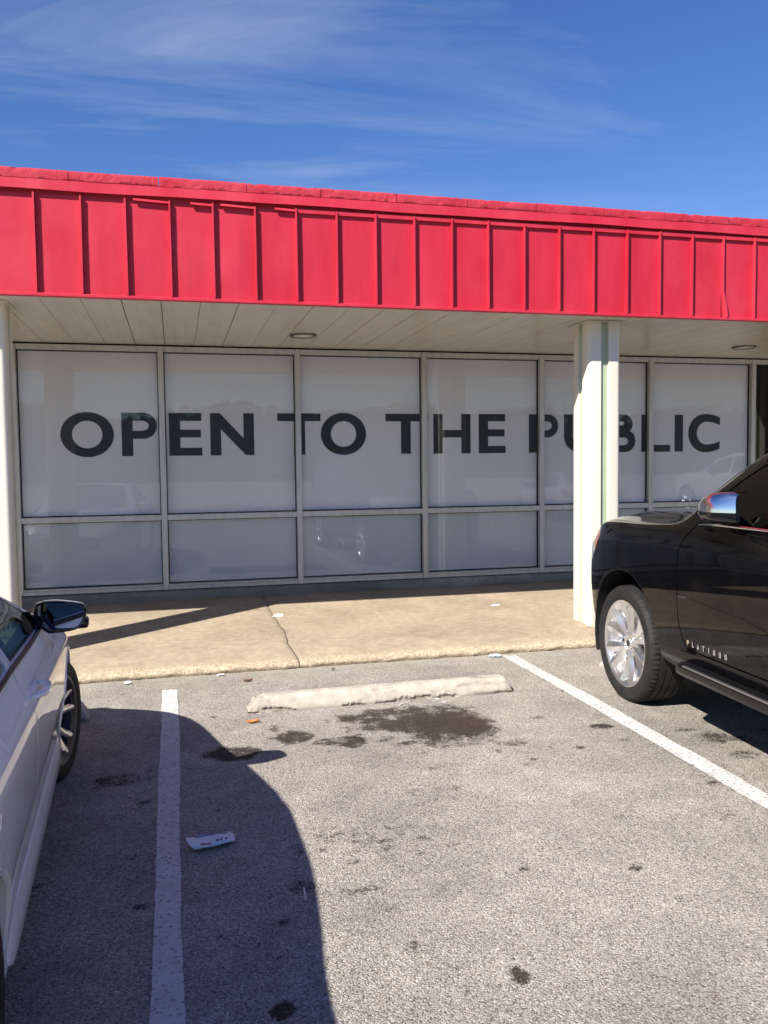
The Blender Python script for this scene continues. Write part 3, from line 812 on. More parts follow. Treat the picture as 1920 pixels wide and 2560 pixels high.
# ---- posts: square tube with rounded corners and a recessed green stripe in each face
def post(cx, cy, w=.338, z0=0.06, z1=3.008):
    h = w / 2; r = .045; gw = .040; gd = .028
    q = []
    # one face along +x at y=-h, then rotate
    for s in range(4):
        a = R(90 * s); ca, sa = math.cos(a), math.sin(a)
        pts = [(-h + r, -h), (-gw, -h), (-gw + .001, -h + gd), (gw - .001, -h + gd), (gw, -h), (h - r, -h)]
        pts += [(h - r + r * math.sin(R(t)), -h + r - r * math.cos(R(t))) for t in (15, 30, 45, 60, 75)]
        q += [(px_ * ca - py_ * sa, px_ * sa + py_ * ca) for px_, py_ in pts]
    m = len(q); V = [(cx + a, cy + b, z0) for a, b in q] + [(cx + a, cy + b, z1) for a, b in q]
    F = [(j, (j + 1) % m, m + (j + 1) % m, m + j) for j in range(m)]
    p = S(mesh_obj('post', V, F, M['post'], smooth=True, sharp=25))
    for s in range(4):
        a = R(90 * s); ca, sa = math.cos(a), math.sin(a)
        v, f = box_vf(-gw + .0022, gw - .0022, -h + gd - .004, -h + gd + .004, z0, z1 - .002)
        v = [(cx + X_ * ca - Y_ * sa, cy + X_ * sa + Y_ * ca, Z_) for X_, Y_, Z_ in v]
        o = mesh_obj('stripe', v, f, M['post_green'], p)
    v, f = box_vf(cx - h - .028, cx + h + .028, cy - h - .028, cy + h + .028, 2.9985, 3.0055)
    o = mesh_obj('cap_plate', v, f, M['soffit'], p)
for cx in (-6.86, -1.448, 3.966, 9.38):
    post(cx, 7.372)

# ------------------------------------------------------------------ vehicle materials
def mat_paint(name, col, spec=0.3, rough=0.35, ior=1.5):
    m, nt, b, out = new_mat(name)
    b.inputs['Base Color'].default_value = (*col, 1)
    b.inputs['Roughness'].default_value = rough; b.inputs['Specular IOR Level'].default_value = spec
    b.inputs['Coat Weight'].default_value = 1.0; b.inputs['Coat Roughness'].default_value = 0.015; b.inputs['Coat IOR'].default_value = ior
    v = coords(nt, 'Object')
    dirt = rng_map(nt, noise(nt, v, 7.0, 6, 0.7), 0.5, 0.8, 0.0, 0.02)
    nt.links.new(mixc(nt, dirt, col, (0.30, 0.26, 0.20)), b.inputs['Base Color'])
    return m
def mat_rubber():
    m, nt, b, out = new_mat('tyre_rubber')
    v = coords(nt, 'Object')
    nt.links.new(mixc(nt, rng_map(nt, noise(nt, v, 18.0, 5), 0.35, 0.7), (0.008, 0.008, 0.0085), (0.020, 0.019, 0.0175)), b.inputs['Base Color'])
    b.inputs['Roughness'].default_value = 0.72; b.inputs['Specular IOR Level'].default_value = 0.35
    return m
M['black_paint'] = mat_paint('black_car_paint', (0.0022, 0.0022, 0.0028), spec=0.0, rough=0.25, ior=1.35)
M['white_paint'] = mat_paint('white_car_paint', (0.92, 0.92, 0.915), rough=0.4)
M['rubber'] = mat_rubber()
M['plastic'] = simple('black_trim_plastic', (0.012, 0.012, 0.013), 0.5, var=0.1)
M['board'] = simple('black_step_trim', (0.006, 0.006, 0.0065), 0.28)
M['gloss_black'] = simple('gloss_black_trim', (0.006, 0.006, 0.007), 0.08)
M['polished'] = simple('polished_alloy', (0.90, 0.89, 0.88), 0.3, metal=1.0)
M['alloy_dark'] = simple('dark_alloy', (0.045, 0.045, 0.05), 0.35, metal=0.6)
M['machined'] = simple('machined_alloy', (0.72, 0.71, 0.70), 0.25, metal=1.0)
M['brake'] = simple('brake_iron', (0.20, 0.19, 0.18), 0.45, metal=0.9)
M['tint'] = glass_mat('tinted_car_glass', (0.16, 0.18, 0.17), 0.06)
M['clear_glass'] = glass_mat('clear_car_glass', (0.55, 0.60, 0.58), 0.06)
M['mirror'] = simple('mirror_glass', (0.75, 0.78, 0.82), 0.01, metal=1.0)
M['lens'] = simple('headlight_lens', (0.55, 0.57, 0.60), 0.06, coat=1.0)
M['amber'] = simple('amber_lens', (0.62, 0.16, 0.02), 0.12, coat=1.0)
M['redlens'] = simple('red_lens', (0.35, 0.01, 0.012), 0.12, coat=1.0)
M['cabin'] = simple('dark_cabin_trim', (0.02, 0.02, 0.021), 0.7)
M['seat'] = simple('dark_seat_cloth', (0.035, 0.034, 0.033), 0.85)
M['silver'] = simple('satin_silver_trim', (0.55, 0.55, 0.56), 0.28, metal=0.9)

# ------------------------------------------------------------------ vehicle shaping
def pchip(x, y, q):
    x = np.asarray(x, float); y = np.asarray(y, float); q = np.asarray(q, float)
    h = np.diff(x); d = np.diff(y) / h; n = len(x); m = np.zeros(n)
    for i in range(1, n - 1):
        if d[i - 1] * d[i] > 0:
            w1 = 2 * h[i] + h[i - 1]; w2 = h[i] + 2 * h[i - 1]
            m[i] = (w1 + w2) / (w1 / d[i - 1] + w2 / d[i])
    m[0] = d[0]; m[-1] = d[-1]
    i = np.clip(np.searchsorted(x, q) - 1, 0, n - 2)
    t = (q - x[i]) / h[i]; t2 = t * t; t3 = t2 * t
    return (2 * t3 - 3 * t2 + 1) * y[i] + (t3 - 2 * t2 + t) * h[i] * m[i] + (-2 * t3 + 3 * t2) * y[i + 1] + (t3 - t2) * h[i] * m[i + 1]
def loft_body(rails, stations, per=5, inset=None):
    """rails: bottom centre ... top centre, each [(y, half_width, z), ...]; returns a closed solid"""
    st = np.asarray(stations, float)
    Wd = []; Z = []
    for r in rails:
        r = sorted(r); yy = [p[0] for p in r]
        Wd.append(pchip(yy, [p[1] for p in r], np.clip(st, yy[0], yy[-1]))); Z.append(pchip(yy, [p[2] for p in r], np.clip(st, yy[0], yy[-1])))
    Wd = np.array(Wd); Z = np.array(Z); nr = len(rails)
    V = []; ringn = None
    for s in range(len(st)):
        w, z = Wd[:, s], Z[:, s]
        c = np.concatenate([[0], np.cumsum(np.maximum(np.hypot(np.diff(w), np.diff(z)), 1e-3))])
        q = np.concatenate([np.linspace(c[i], c[i + 1], per, endpoint=False) for i in range(nr - 1)] + [[c[-1]]])
        ww = np.maximum(pchip(c, w, q), 0); zz = pchip(c, z, q)
        ww[0] = ww[-1] = 0
        ring = [(ww[i], st[s], zz[i]) for i in range(len(q))] + [(-ww[i], st[s], zz[i]) for i in range(len(q) - 2, 0, -1)]
        ringn = len(ring); V += ring
    F = grid_faces(len(st), ringn, wrap_v=True)
    F = [tuple(f) for f in F]
    for base, rev in ((0, False), ((len(st) - 1) * ringn, True)):
        c = np.mean(np.array(V[base:base + ringn]), 0); V.append(tuple(c)); ci = len(V) - 1
        for j in range(ringn):
            a, b = base + j, base + (j + 1) % ringn
            F.append((ci, b, a) if not rev else (ci, a, b))
    me = bpy.data.meshes.new('loft'); me.from_pydata([tuple(map(float, v)) for v in V], [], F); me.update()
    bm = bmesh.new(); bm.from_mesh(me); bmesh.ops.recalc_face_normals(bm, faces=bm.faces); bm.to_mesh(me); bm.free()
    return me
def prism(poly, a0, a1, axis):
    """poly in the plane across axis: 'x' -> (y,z), 'y' -> (x,z), 'z' -> (x,y)"""
    n = len(poly)
    def P(p, a):
        return (a, p[0], p[1]) if axis == 'x' else ((p[0], a, p[1]) if axis == 'y' else (p[0], p[1], a))
    V = [P(p, a0) for p in poly] + [P(p, a1) for p in poly]
    F = [tuple(range(n)), tuple(range(2 * n - 1, n - 1, -1))] + [(j, j + n, (j + 1) % n + n, (j + 1) % n) for j in range(n)]
    me = bpy.data.meshes.new('prism'); me.from_pydata([tuple(map(float, v)) for v in V], [], F); me.update()
    bm = bmesh.new(); bm.from_mesh(me); bmesh.ops.triangulate(bm, faces=[f for f in bm.faces if len(f.verts) > 4]); bmesh.ops.recalc_face_normals(bm, faces=bm.faces); bm.to_mesh(me); bm.free()
    return me
def boolean(a, b, op):
    oa = bpy.data.objects.new('a', a); ob = bpy.data.objects.new('b', b); COL.objects.link(oa); COL.objects.link(ob)
    md = oa.modifiers.new('b', 'BOOLEAN'); md.operation = op; md.object = ob; md.solver = 'MANIFOLD'
    dg = bpy.context.evaluated_depsgraph_get()
    me = bpy.data.meshes.new_from_object(oa.evaluated_get(dg))
    bpy.data.objects.remove(oa, do_unlink=True); bpy.data.objects.remove(ob, do_unlink=True)
    return me
def off_poly(poly, d):
    n = len(poly); out = []
    A = sum(poly[i][0] * poly[(i + 1) % n][1] - poly[(i + 1) % n][0] * poly[i][1] for i in range(n))
    s = 1 if A > 0 else -1
    for i in range(n):
        p0, p1, p2 = Vector(poly[i - 1]), Vector(poly[i]), Vector(poly[(i + 1) % n])
        e1 = (p1 - p0).normalized(); e2 = (p2 - p1).normalized()
        n1 = Vector((e1.y, -e1.x)) * s; n2 = Vector((e2.y, -e2.x)) * s
        b = (n1 + n2); b = b / max(0.35, b.length_squared / 2) if b.length > 1e-6 else n1
        out.append(tuple(p1 + b * d))
    return out
def smooth_poly(poly, n=6, closed=True, sharp=()):
    out = []; m = len(poly)
    for i in range(m):
        p0, p1, p2, p3 = (Vector(poly[(i + k) % m]) for k in (-1, 0, 1, 2))
        if i in sharp: p0 = p1
        if (i + 1) % m in sharp: p3 = p2
        for k in range(n):
            t = k / n
            out.append(tuple(0.5 * ((2 * p1) + (p2 - p0) * t + (2 * p0 - 5 * p1 + 4 * p2 - p3) * t * t + (3 * p1 - p0 - 3 * p2 + p3) * t ** 3)))
    return out
class Body:
    def __init__(self, mesh, root, paint):
        self.me = mesh; self.root = root; self.paint = paint
    def cut(self, mesh):
        self.me = boolean(self.me, mesh, 'DIFFERENCE')
    def part(self, name, poly, a0, a1, axis, mat, gap=0.0045, mirror=True, inset=0.0, parent=None):
        res = []
        for sgn in ((1, -1) if mirror else (1,)):
            if axis == 'x': lo, hi = sorted((a0 * sgn, a1 * sgn)); pl = poly
            else: lo, hi = a0, a1; pl = [(p[0] * sgn, p[1]) for p in poly]
            small = prism(off_poly(pl, -gap / 2), lo, hi, axis); big = prism(off_poly(pl, gap / 2), lo, hi, axis)
            pm = boolean(self.me, small, 'INTERSECT')
            self.me = boolean(self.me, big, 'DIFFERENCE')
            o = wrap(name, pm, mat, parent or self.root, smooth=True, sharp=32)
            if inset:
                if axis == 'x': o.location.x = -sgn * inset
                elif axis == 'z': o.location.z = -inset
                else: o.location.y = -inset
            res.append(o)
        return res
    def finish(self, name='body'):
        return wrap(name, self.me, self.paint, self.root, smooth=True, sharp=32)
def cyl_x(cy, cz, r, x0, x1, n=64):
    return prism([(cy + r * math.cos(2 * math.pi * k / n), cz + r * math.sin(2 * math.pi * k / n)) for k in range(n)], x0, x1, 'x')

def tyre_mesh(Ro, Rr, w, treads=True):
    """outer face towards +x; tread blocks between circumferential grooves"""
    h = w / 2
    side = [(-h * .80, Rr), (-h * .93, Rr + (Ro - Rr) * .18), (-h * 1.0, Rr + (Ro - Rr) * .5), (-h * .97, Rr + (Ro - Rr) * .8), (-h * .90, Ro - .012), (-h * .80, Ro - .003)]
    tr = []
    gs = [-.52, -.18, .18, .52]; gw = .035
    for g in gs:
        tr += [(h * (g - gw), Ro), (h * (g - gw * .7), Ro - .008), (h * (g + gw * .7), Ro - .008), (h * (g + gw), Ro)]
    prof = side + [(-h * .74, Ro)] + tr + [(h * .74, Ro)] + [(-a, r) for a, r in reversed(side)]
    n = 216
    V, F = lathe(prof, n, 'x', closed=False)
    V = [list(v) for v in V]; m = len(prof)
    if treads:          # sipes: every other column of the shoulder ribs sits lower
        for k in range(n):
            for j, (a, r) in enumerate(prof):
                if r > Ro - .0045 and abs(a) > h * .55 and k % 3 == 0:
                    rr = (r - .006) / r; V[k * m + j][1] *= rr; V[k * m + j][2] *= rr
    return V, F
def rim_barrel(Rr, w):
    h = w / 2
    prof = [(h * .98, Rr + .004), (h * 1.0, Rr + .016), (h * .93, Rr + .018), (h * .90, Rr), (h * .80, Rr - .012), (h * .2, Rr - .03), (-h * .8, Rr - .03), (-h * .95, Rr + .012), (-h * .9, Rr - .04), (h * .15, Rr - .042), (h * .78, Rr - .026), (h * .90, Rr - .006)]
    return lathe(prof, 72, 'x', closed=True)
def spoke_mesh(r0, r1, w0, w1, x0, x1, thick, ang, bend=0.0, crown=.008):
    """one spoke from the hub (radius r0) to the rim; local face towards +x"""
    V = []; n = 9
    for i in range(n):
        t = i / (n - 1); r = r0 + (r1 - r0) * t; w = w0 + (w1 - w0) * t + .010 * max(0, t - .82) * 5
        x = x0 + (x1 - x0) * (t ** 1.6) - .006 * math.sin(math.pi * t)
        a = ang + bend * t
        for s, dx in ((-1, -thick), (-1.0, -.006), (-.72, 0.0), (0, crown), (.72, 0.0), (1.0, -.006), (1, -thick)):
            cy, sy = math.cos(a), math.sin(a)
            u, v = r, s * w / 2
            V.append((x + dx, u * cy - v * sy, u * sy + v * cy))
    F = grid_faces(n, 7)
    F += [tuple(range(7)), tuple(reversed(range((n - 1) * 7, n * 7)))]
    F += [(i * 7, (i + 1) * 7, (i + 1) * 7 + 6, i * 7 + 6) for i in range(n - 1)]
    return V, F
def fix_normals(o):
    bm = bmesh.new(); bm.from_mesh(o.data); bmesh.ops.recalc_face_normals(bm, faces=bm.faces); bm.to_mesh(o.data); bm.free()
    return o
def place(o, Mx):
    o.matrix_local = Mx
    return o
def wheel_set(root, spots, Ro, Rr, w, style):
    """spots: (x, y, side, steer)"""
    proto = None
    for (x, y, side, steer) in spots:
        Mx = Matrix.Translation((x, y, Ro - .004)) @ Matrix.Rotation(steer, 4, 'Z') @ (Matrix.Identity(4) if side > 0 else Matrix.Rotation(math.pi, 4, 'Z'))
        if proto is None:
            proto = []
            V, F = tyre_mesh(Ro, Rr, w); ty = mesh_obj('wheel', V, F, M['rubber'], root, smooth=True, sharp=28); fix_normals(ty); place(ty, Mx)
            V, F = rim_barrel(Rr, w * .92); rb = mesh_obj('rim', V, F, M['polished'] if style == 'suv' else M['alloy_dark'], ty, smooth=True, sharp=35); fix_normals(rb); proto.append(rb)
            if style == 'suv':
                for k in range(6):
                    for s in (-1, 1):
                        a = math.pi / 2 + k * math.pi / 3
                        V, F = spoke_mesh(.060, Rr - .006, .050, .085, w * .30, w * .42, .045, a + s * .115, s * .125, .012)
                        o = mesh_obj('spoke', V, F, M['polished'], ty, smooth=True, sharp=30); fix_normals(o); proto.append(o)
                    V, F = spoke_mesh(.10, Rr - .010, .030, .16, w * .22, w * .34, .03, math.pi / 2 + k * math.pi / 3, 0, -.010)
                    o = mesh_obj('spoke_web', V, F, M['polished'], ty, smooth=True, sharp=30); fix_normals(o); proto.append(o)
                    V, F = spoke_mesh(.185, Rr - .004, .085, .155, w * .20, w * .36, .03, math.pi / 2 + (k + .5) * math.pi / 3, 0, -.014)
                    o = mesh_obj('spoke_pocket', V, F, M['polished'], ty, smooth=True, sharp=30); fix_normals(o); proto.append(o)
                V, F = lathe([(w * .12, .001), (w * .33, .001), (w * .35, .030), (w * .345, .034), (w * .31, .038), (w * .30, .085), (w * .27, .095), (w * .1, .098)], 48, 'x', closed=False)
                o = mesh_obj('hub', V, F, M['polished'], ty, smooth=True, sharp=35); fix_normals(o); proto.append(o)
                V, F = lathe([(w * .352, .0), (w * .354, .012), (w * .352, .022)], 32, 'x', closed=False)
                o = mesh_obj('centre_badge', V, F, M['alloy_dark'], ty, smooth=True); fix_normals(o); proto.append(o)
                nl, lr = 6, .066
            else:
                for k in range(5):
                    for s in (-1, 1):
                        a = math.pi / 2 + k * math.pi * .4
                        V, F = spoke_mesh(0.05, Rr - .008, .050, .044, w * .22, w * .40, .03, a + s * .16, s * .10, .004)
                        o = mesh_obj('spoke', V, F, M['machined'], ty, smooth=True, sharp=30); fix_normals(o); proto.append(o)
                    V, F = spoke_mesh(.06, Rr - .012, .05, .08, w * .10, w * .22, .02, math.pi / 2 + k * math.pi * .4, 0, -.004)
                    o = mesh_obj('spoke_web', V, F, M['alloy_dark'], ty, smooth=True, sharp=30); fix_normals(o); proto.append(o)
                V, F = lathe([(w * .05, .001), (w * .27, .001), (w * .28, .028), (w * .25, .034), (w * .23, .075), (w * .05, .08)], 40, 'x', closed=False)
                o = mesh_obj('hub', V, F, M['alloy_dark'], ty, smooth=True, sharp=35); fix_normals(o); proto.append(o)
                nl, lr = 5, .055
            for k in range(nl):
                a = math.pi / nl + k * 2 * math.pi / nl
                V, F = lathe([(w * .26, .011), (w * .355 if style == 'suv' else w * .28, .011), (w * .365 if style == 'suv' else w * .29, .006), (w * .365 if style == 'suv' else w * .29, .0)], 10, 'x', closed=False)
                V = [(p[0], p[1] + lr * math.cos(a), p[2] + lr * math.sin(a)) for p in V]
                o = mesh_obj('lug_nut', V, F, M['chrome'], ty, smooth=True, sharp=35); fix_normals(o); proto.append(o)
            V, F = lathe([(-.03, .06), (.0, .06), (.0, Rr * .74), (-.024, Rr * .74)], 56, 'x', closed=True)
            o = mesh_obj('brake_disc', V, F, M['brake'], ty, smooth=True, sharp=35); fix_normals(o); proto.append(o)
            first = ty
        else:
            ty = first.copy(); COL.objects.link(ty); ty.parent = root; place(ty, Mx)
            for p in proto:
                c = p.copy(); COL.objects.link(c); c.parent = ty
def rail_x(rails):
    """half-width of the body side at (y, z)"""
    def f(y, z):
        w = []; zz = []
        for r in rails[1:8]:
            r = sorted(r); yy = [p[0] for p in r]; q = min(max(y, yy[0]), yy[-1])
            w.append(float(pchip(yy, [p[1] for p in r], [q])[0])); zz.append(float(pchip(yy, [p[2] for p in r], [q])[0]))
        return float(np.interp(z, zz, w))
    return f
def arch_ring(root, y, z, r0, r1, side, xf, mat, a0=-18, a1=198, proud=.002):
    """a lip round the wheel opening that follows the body side"""
    V = []; n = 40
    for i in range(n + 1):
        a = R(a0 + (a1 - a0) * i / n); fade = min(1, i / 4, (n - i) / 4)
        for r, dx in ((r0 - .003, -.05), (r0 - .003, -.003), (r0 + .008, proud), ((r0 + r1) / 2, proud + .002), (r1 - .012, proud * .8), (r1, -.006)):
            yy = y + r * math.cos(a); zz = z + r * math.sin(a)
            V.append((side * (xf(yy, zz) + (dx * fade if dx > 0 else dx - .004 * (1 - fade))), yy, zz))
    o = mesh_obj('arch_lip', V, grid_faces(n + 1, 6), mat, root, smooth=True, sharp=40)
    return fix_normals(o)
def liner(root, y, z, r, side, x0, x1):
    V = []; n = 32
    for i in range(n + 1):
        a = R(-20 + 196 * i / n)
        for x in (x0, x1): V.append((side * x, y + r * math.cos(a), z + r * math.sin(a)))
    F = grid_faces(n + 1, 2); q = len(V); V.append((side * x0, y, z))
    F += [(q, 2 * i, 2 * i + 2) for i in range(n)]
    return mesh_obj('wheel_liner', V, F, M['plastic'], root, smooth=True, sharp=40)
def soft_box(name, c, s, mat, parent, bev=0.05, rot=None):
    me = bevel_box(-s[0] / 2, s[0] / 2, -s[1] / 2, s[1] / 2, -s[2] / 2, s[2] / 2, min(bev, min(s) * .45), 3)
    o = wrap(name, me, mat, parent, smooth=True, sharp=60)
    o.location = c
    if rot: o.rotation_euler = rot
    return o
def seats(root, rows, mat, w=.5):
    for (x, y, z) in rows:
        st_ = soft_box('seat', (x, y + .12, z), (w, .5, .16), mat, root, .06)
        soft_box('seat_back', (0, -.30, .36), (w, .16, .62), mat, st_, .06, (R(-14), 0, 0))
        soft_box('headrest', (0, -.40, .78), (w * .52, .10, .18), mat, st_, .04, (R(-10), 0, 0))
def text_strokes(s, h, sw):
    """block capitals as boxes/polys in a (x,z) plane; returns list of loop lists and advances"""
    out = []; x = 0; w = h * .62
    for ch in s:
        L = []
        if ch == 'P': L = [[(0, 0), (sw, 0), (sw, h * .42), (w, h * .42), (w, h), (0, h)], [(sw, h * .42 + sw), (w - sw, h * .42 + sw), (w - sw, h - sw), (sw, h - sw)]]
        elif ch == 'L': L = [[(0, 0), (w, 0), (w, sw), (sw, sw), (sw, h), (0, h)]]
        elif ch == 'A': L = [[(0, 0), (sw, 0), (sw * 1.35, h * .28), (w - sw * 1.35, h * .28), (w - sw, 0), (w, 0), (w * .62, h), (w * .38, h)], [(w * .40, h * .28 + sw), (w * .60, h * .28 + sw), (w * .5, h * .75)]]
        elif ch == 'T': L = [[(w / 2 - sw / 2, 0), (w / 2 + sw / 2, 0), (w / 2 + sw / 2, h - sw), (w, h - sw), (w, h), (0, h), (0, h - sw), (w / 2 - sw / 2, h - sw)]]
        elif ch == 'I': L = [[(w / 2 - sw / 2, 0), (w / 2 + sw / 2, 0), (w / 2 + sw / 2, h), (w / 2 - sw / 2, h)]]
        elif ch == 'N': L = [[(0, 0), (sw, 0), (sw, h * .62), (w - sw, 0), (w, 0), (w, h), (w - sw, h), (w - sw, h * .38), (sw, h), (0, h)]]
        elif ch == 'U': L = [[(0, 0), (w, 0), (w, h), (w - sw, h), (w - sw, sw), (sw, sw), (sw, h), (0, h)]]
        elif ch == 'M': L = [[(0, 0), (sw, 0), (sw, h * .6), (w / 2, h * .2), (w - sw, h * .6), (w - sw, 0), (w, 0), (w, h), (w - sw, h), (w / 2, h * .5), (sw, h), (0, h)]]
        out.append(L)
    return out, w

# ------------------------------------------------------------------ the black utility vehicle (nose to the store)
def make_suv(name, loc, rz, paint):
    root = empty(name, loc, rz)
    RW, FA, RA = .408, 0.0, -3.11
    yr = -4.20
    rails = [
        [(yr, 0, .45), (-3.9, 0, .36), (-2, 0, .32), (.5, 0, .32), (.85, 0, .36), (1.0, 0, .46)],
        [(yr, .80, .45), (-3.9, .85, .36), (-2, .87, .32), (.3, .86, .32), (.6, .80, .34), (.85, .62, .37), (1.0, .40, .46)],
        [(yr, .86, .50), (-3.9, .935, .42), (-2, .945, .40), (.2, .95, .40), (.5, .915, .42), (.75, .80, .44), (.9, .66, .47), (1.0, .46, .52)],
        [(yr, .90, .62), (-3.9, .975, .54), (-2, .985, .53), (.2, .985, .53), (.5, .955, .54), (.75, .85, .55), (.9, .72, .57), (1.0, .52, .60)],
        [(yr, .92, .85), (-3.9, .995, .82), (-2, 1.0, .80), (0, 1.0, .80), (.3, .99, .80), (.55, .955, .80), (.78, .865, .80), (.9, .77, .80), (1.0, .58, .80)],
        [(yr, .91, 1.12), (-3.9, .99, 1.14), (-2, .999, 1.145), (-.7, 1.0, 1.14), (0, .998, 1.12), (.3, .985, 1.10), (.55, .945, 1.07), (.75, .87, 1.03), (.87, .77, .99), (.97, .58, .96)],
        [(yr, .90, 1.16), (-3.9, .98, 1.175), (-2, .990, 1.185), (-.7, .992, 1.178), (0, .99, 1.158), (.3, .975, 1.135), (.55, .93, 1.105), (.72, .86, 1.065), (.84, .76, 1.02), (.95, .58, .985)],
        [(yr, .87, 1.29), (-3.9, .925, 1.305), (-2, .935, 1.305), (-.9, .945, 1.298), (-.4, .94, 1.268), (0, .93, 1.245), (.3, .915, 1.236), (.5, .885, 1.222), (.62, .850, 1.190), (.76, .765, 1.11), (.92, .58, 1.03)],
        [(yr, .78, 1.36), (-4.12, .73, 1.62), (-3.95, .69, 1.80), (-3.6, .675, 1.865), (-2.4, .69, 1.885), (-1.9, .70, 1.875), (-1.55, .725, 1.825), (-1.2, .76, 1.695), (-.9, .79, 1.540), (-.79, .805, 1.470), (-.68, .83, 1.372), (-.60, .855, 1.312), (-.5, .86, 1.300), (0, .85, 1.276), (.3, .835, 1.264), (.5, .81, 1.248), (.62, .785, 1.215), (.76, .705, 1.13), (.9, .55, 1.045)],
        [(yr, .60, 1.40), (-4.12, .58, 1.66), (-3.95, .56, 1.86), (-3.6, .55, 1.915), (-2.4, .56, 1.935), (-1.9, .57, 1.920), (-1.5, .60, 1.840), (-1.2, .62, 1.722), (-.9, .64, 1.575), (-.6, .66, 1.400), (-.48, .67, 1.345), (-.2, .66, 1.336), (.2, .64, 1.320), (.5, .60, 1.292), (.66, .58, 1.240), (.78, .52, 1.16), (.89, .42, 1.06)],
        [(yr, 0, 1.42), (-4.12, 0, 1.69), (-3.95, 0, 1.90), (-3.6, 0, 1.945), (-2.4, 0, 1.96), (-1.9, 0, 1.945), (-1.45, 0, 1.855), (-1.1, 0, 1.705), (-.7, 0, 1.505), (-.36, 0, 1.372), (-.2, 0, 1.360), (.2, 0, 1.344), (.55, 0, 1.318), (.72, 0, 1.262), (.82, 0, 1.18), (.88, 0, 1.07)],
    ]
    sx = rail_x(rails)
    stn = np.concatenate([np.linspace(yr, -3.9, 10), np.arange(-3.85, -1.9, .05), np.arange(-1.9, .5, .03), np.arange(.5, 1.0, .02), [1.0]])
    B = Body(loft_body(rails, stn, 5), root, paint)
    cab = [[(-4.05, 0, .5), (-.75, 0, .5)], [(-4.05, .80, .5), (-.75, .80, .5)], [(-4.05, .88, .7), (-.75, .89, .7)], [(-4.05, .88, 1.25), (-.75, .87, 1.25)],
           [(-4.05, .70, 1.45), (-3.9, .64, 1.75), (-3.6, .63, 1.81), (-2.4, .645, 1.83), (-1.9, .655, 1.81), (-1.5, .70, 1.735), (-1.2, .73, 1.61), (-.9, .78, 1.40), (-.75, .80, 1.32)],
           [(-4.05, 0, 1.55), (-3.9, 0, 1.83), (-3.6, 0, 1.88), (-2.4, 0, 1.895), (-1.9, 0, 1.875), (-1.45, 0, 1.79), (-1.1, 0, 1.635), (-.75, 0, 1.45)]]
    B.cut(loft_body(cab, np.concatenate([np.linspace(-4.05, -1.9, 20), np.linspace(-1.85, -.75, 30)]), 4))
    for y in (FA, RA):
        for s in (-1, 1):
            lo, hi = sorted((s * .62, s * 1.2)); B.cut(cyl_x(y, .425, .502, lo, hi))
    # glazing
    fw = smooth_poly([(-.965, 1.42), (-1.01, 1.325), (-1.30, 1.322), (-2.02, 1.326), (-2.04, 1.60), (-2.02, 1.81), (-1.80, 1.80), (-1.40, 1.68), (-1.10, 1.53)], 5, sharp=(1, 3, 5))
    B.part('front_window', fw, .55, 1.3, 'x', M['tint'], .004, inset=.006)
    rw = smooth_poly([(-2.12, 1.326), (-3.02, 1.332), (-3.04, 1.6), (-3.02, 1.80), (-2.12, 1.81)], 4, sharp=(0, 1, 3, 4))
    B.part('rear_window', rw, .55, 1.3, 'x', M['tint'], .004, inset=.006)
    qw = smooth_poly([(-3.12, 1.332), (-3.90, 1.34), (-3.84, 1.76), (-3.12, 1.79)], 4, sharp=(0, 1, 2, 3))
    B.part('quarter_window', qw, .55, 1.3, 'x', M['tint'], .004, inset=.006)
    ws = [(-.74, -.60), (-.60, -1.72), (-.3, -1.76), (0, -1.77), (.3, -1.76), (.60, -1.72), (.74, -.60), (.4, -.47), (0, -.43), (-.4, -.47)]
    B.part('windshield', ws, 1.28, 2.1, 'z', M['tint'], .004, mirror=False, inset=.004)
    # panels
    fd = smooth_poly([(-.835, .545), (-.79, .62), (-.757, .715), (-.742, .88), (-.738, 1.03), (-.775, 1.185), (-.84, 1.27), (-.875, 1.312), (-1.5, 1.316), (-2.07, 1.318), (-2.085, 1.0), (-2.07, .545)], 4, sharp=(0, 7, 9, 11))
    B.part('front_door', fd, .62, 1.3, 'x', paint, .009)
    rd = smooth_poly([(-2.09, .545), (-2.105, 1.0), (-2.09, 1.318), (-2.6, 1.32), (-3.08, 1.322), (-3.06, 1.1), (-2.86, .98), (-2.70, .86), (-2.62, .70), (-2.60, .545)], 4, sharp=(0, 2, 4, 9))
    B.part('rear_door', rd, .62, 1.3, 'x', paint, .009)
    hd = [(-.815, -.40), (-.80, 0), (-.775, .35), (-.70, .66), (-.55, .80), (0, .835), (.55, .80), (.70, .66), (.775, .35), (.80, 0), (.815, -.40), (.4, -.345), (0, -.325), (-.4, -.345)]
    B.part('hood', smooth_poly(hd, 3, sharp=(0, 10)), 1.10, 1.6, 'z', paint, .006, mirror=False)
    hl = smooth_poly([(.50, 1.165), (.475, 1.075), (.56, .985), (.66, .93), (1.2, .93), (1.2, 1.10), (.72, 1.155), (.6, 1.17)], 3, sharp=(4, 5))
    lamps = B.part('headlight', hl, .44, 1.2, 'x', M['lens'], .005)
    for s, lp in zip((1, -1), lamps):
        am = boolean(lp.data.copy(), prism(smooth_poly([(.462, 1.15), (.455, 1.07), (.52, 1.03), (.54, 1.15)], 3), *sorted((s * .4, s * 1.3)), 'x'), 'INTERSECT')
        o = wrap('turn_lamp', am, M['amber'], lp, smooth=True, sharp=32); o.scale = (1.0008, 1.0008, 1.0)
    tl = smooth_poly([(-3.98, 1.28), (-4.6, 1.28), (-4.6, .92), (-4.02, .92)], 3, sharp=(0, 1, 2, 3))
    B.part('tail_lamp', tl, .72, 1.2, 'x', M['redlens'], .005)
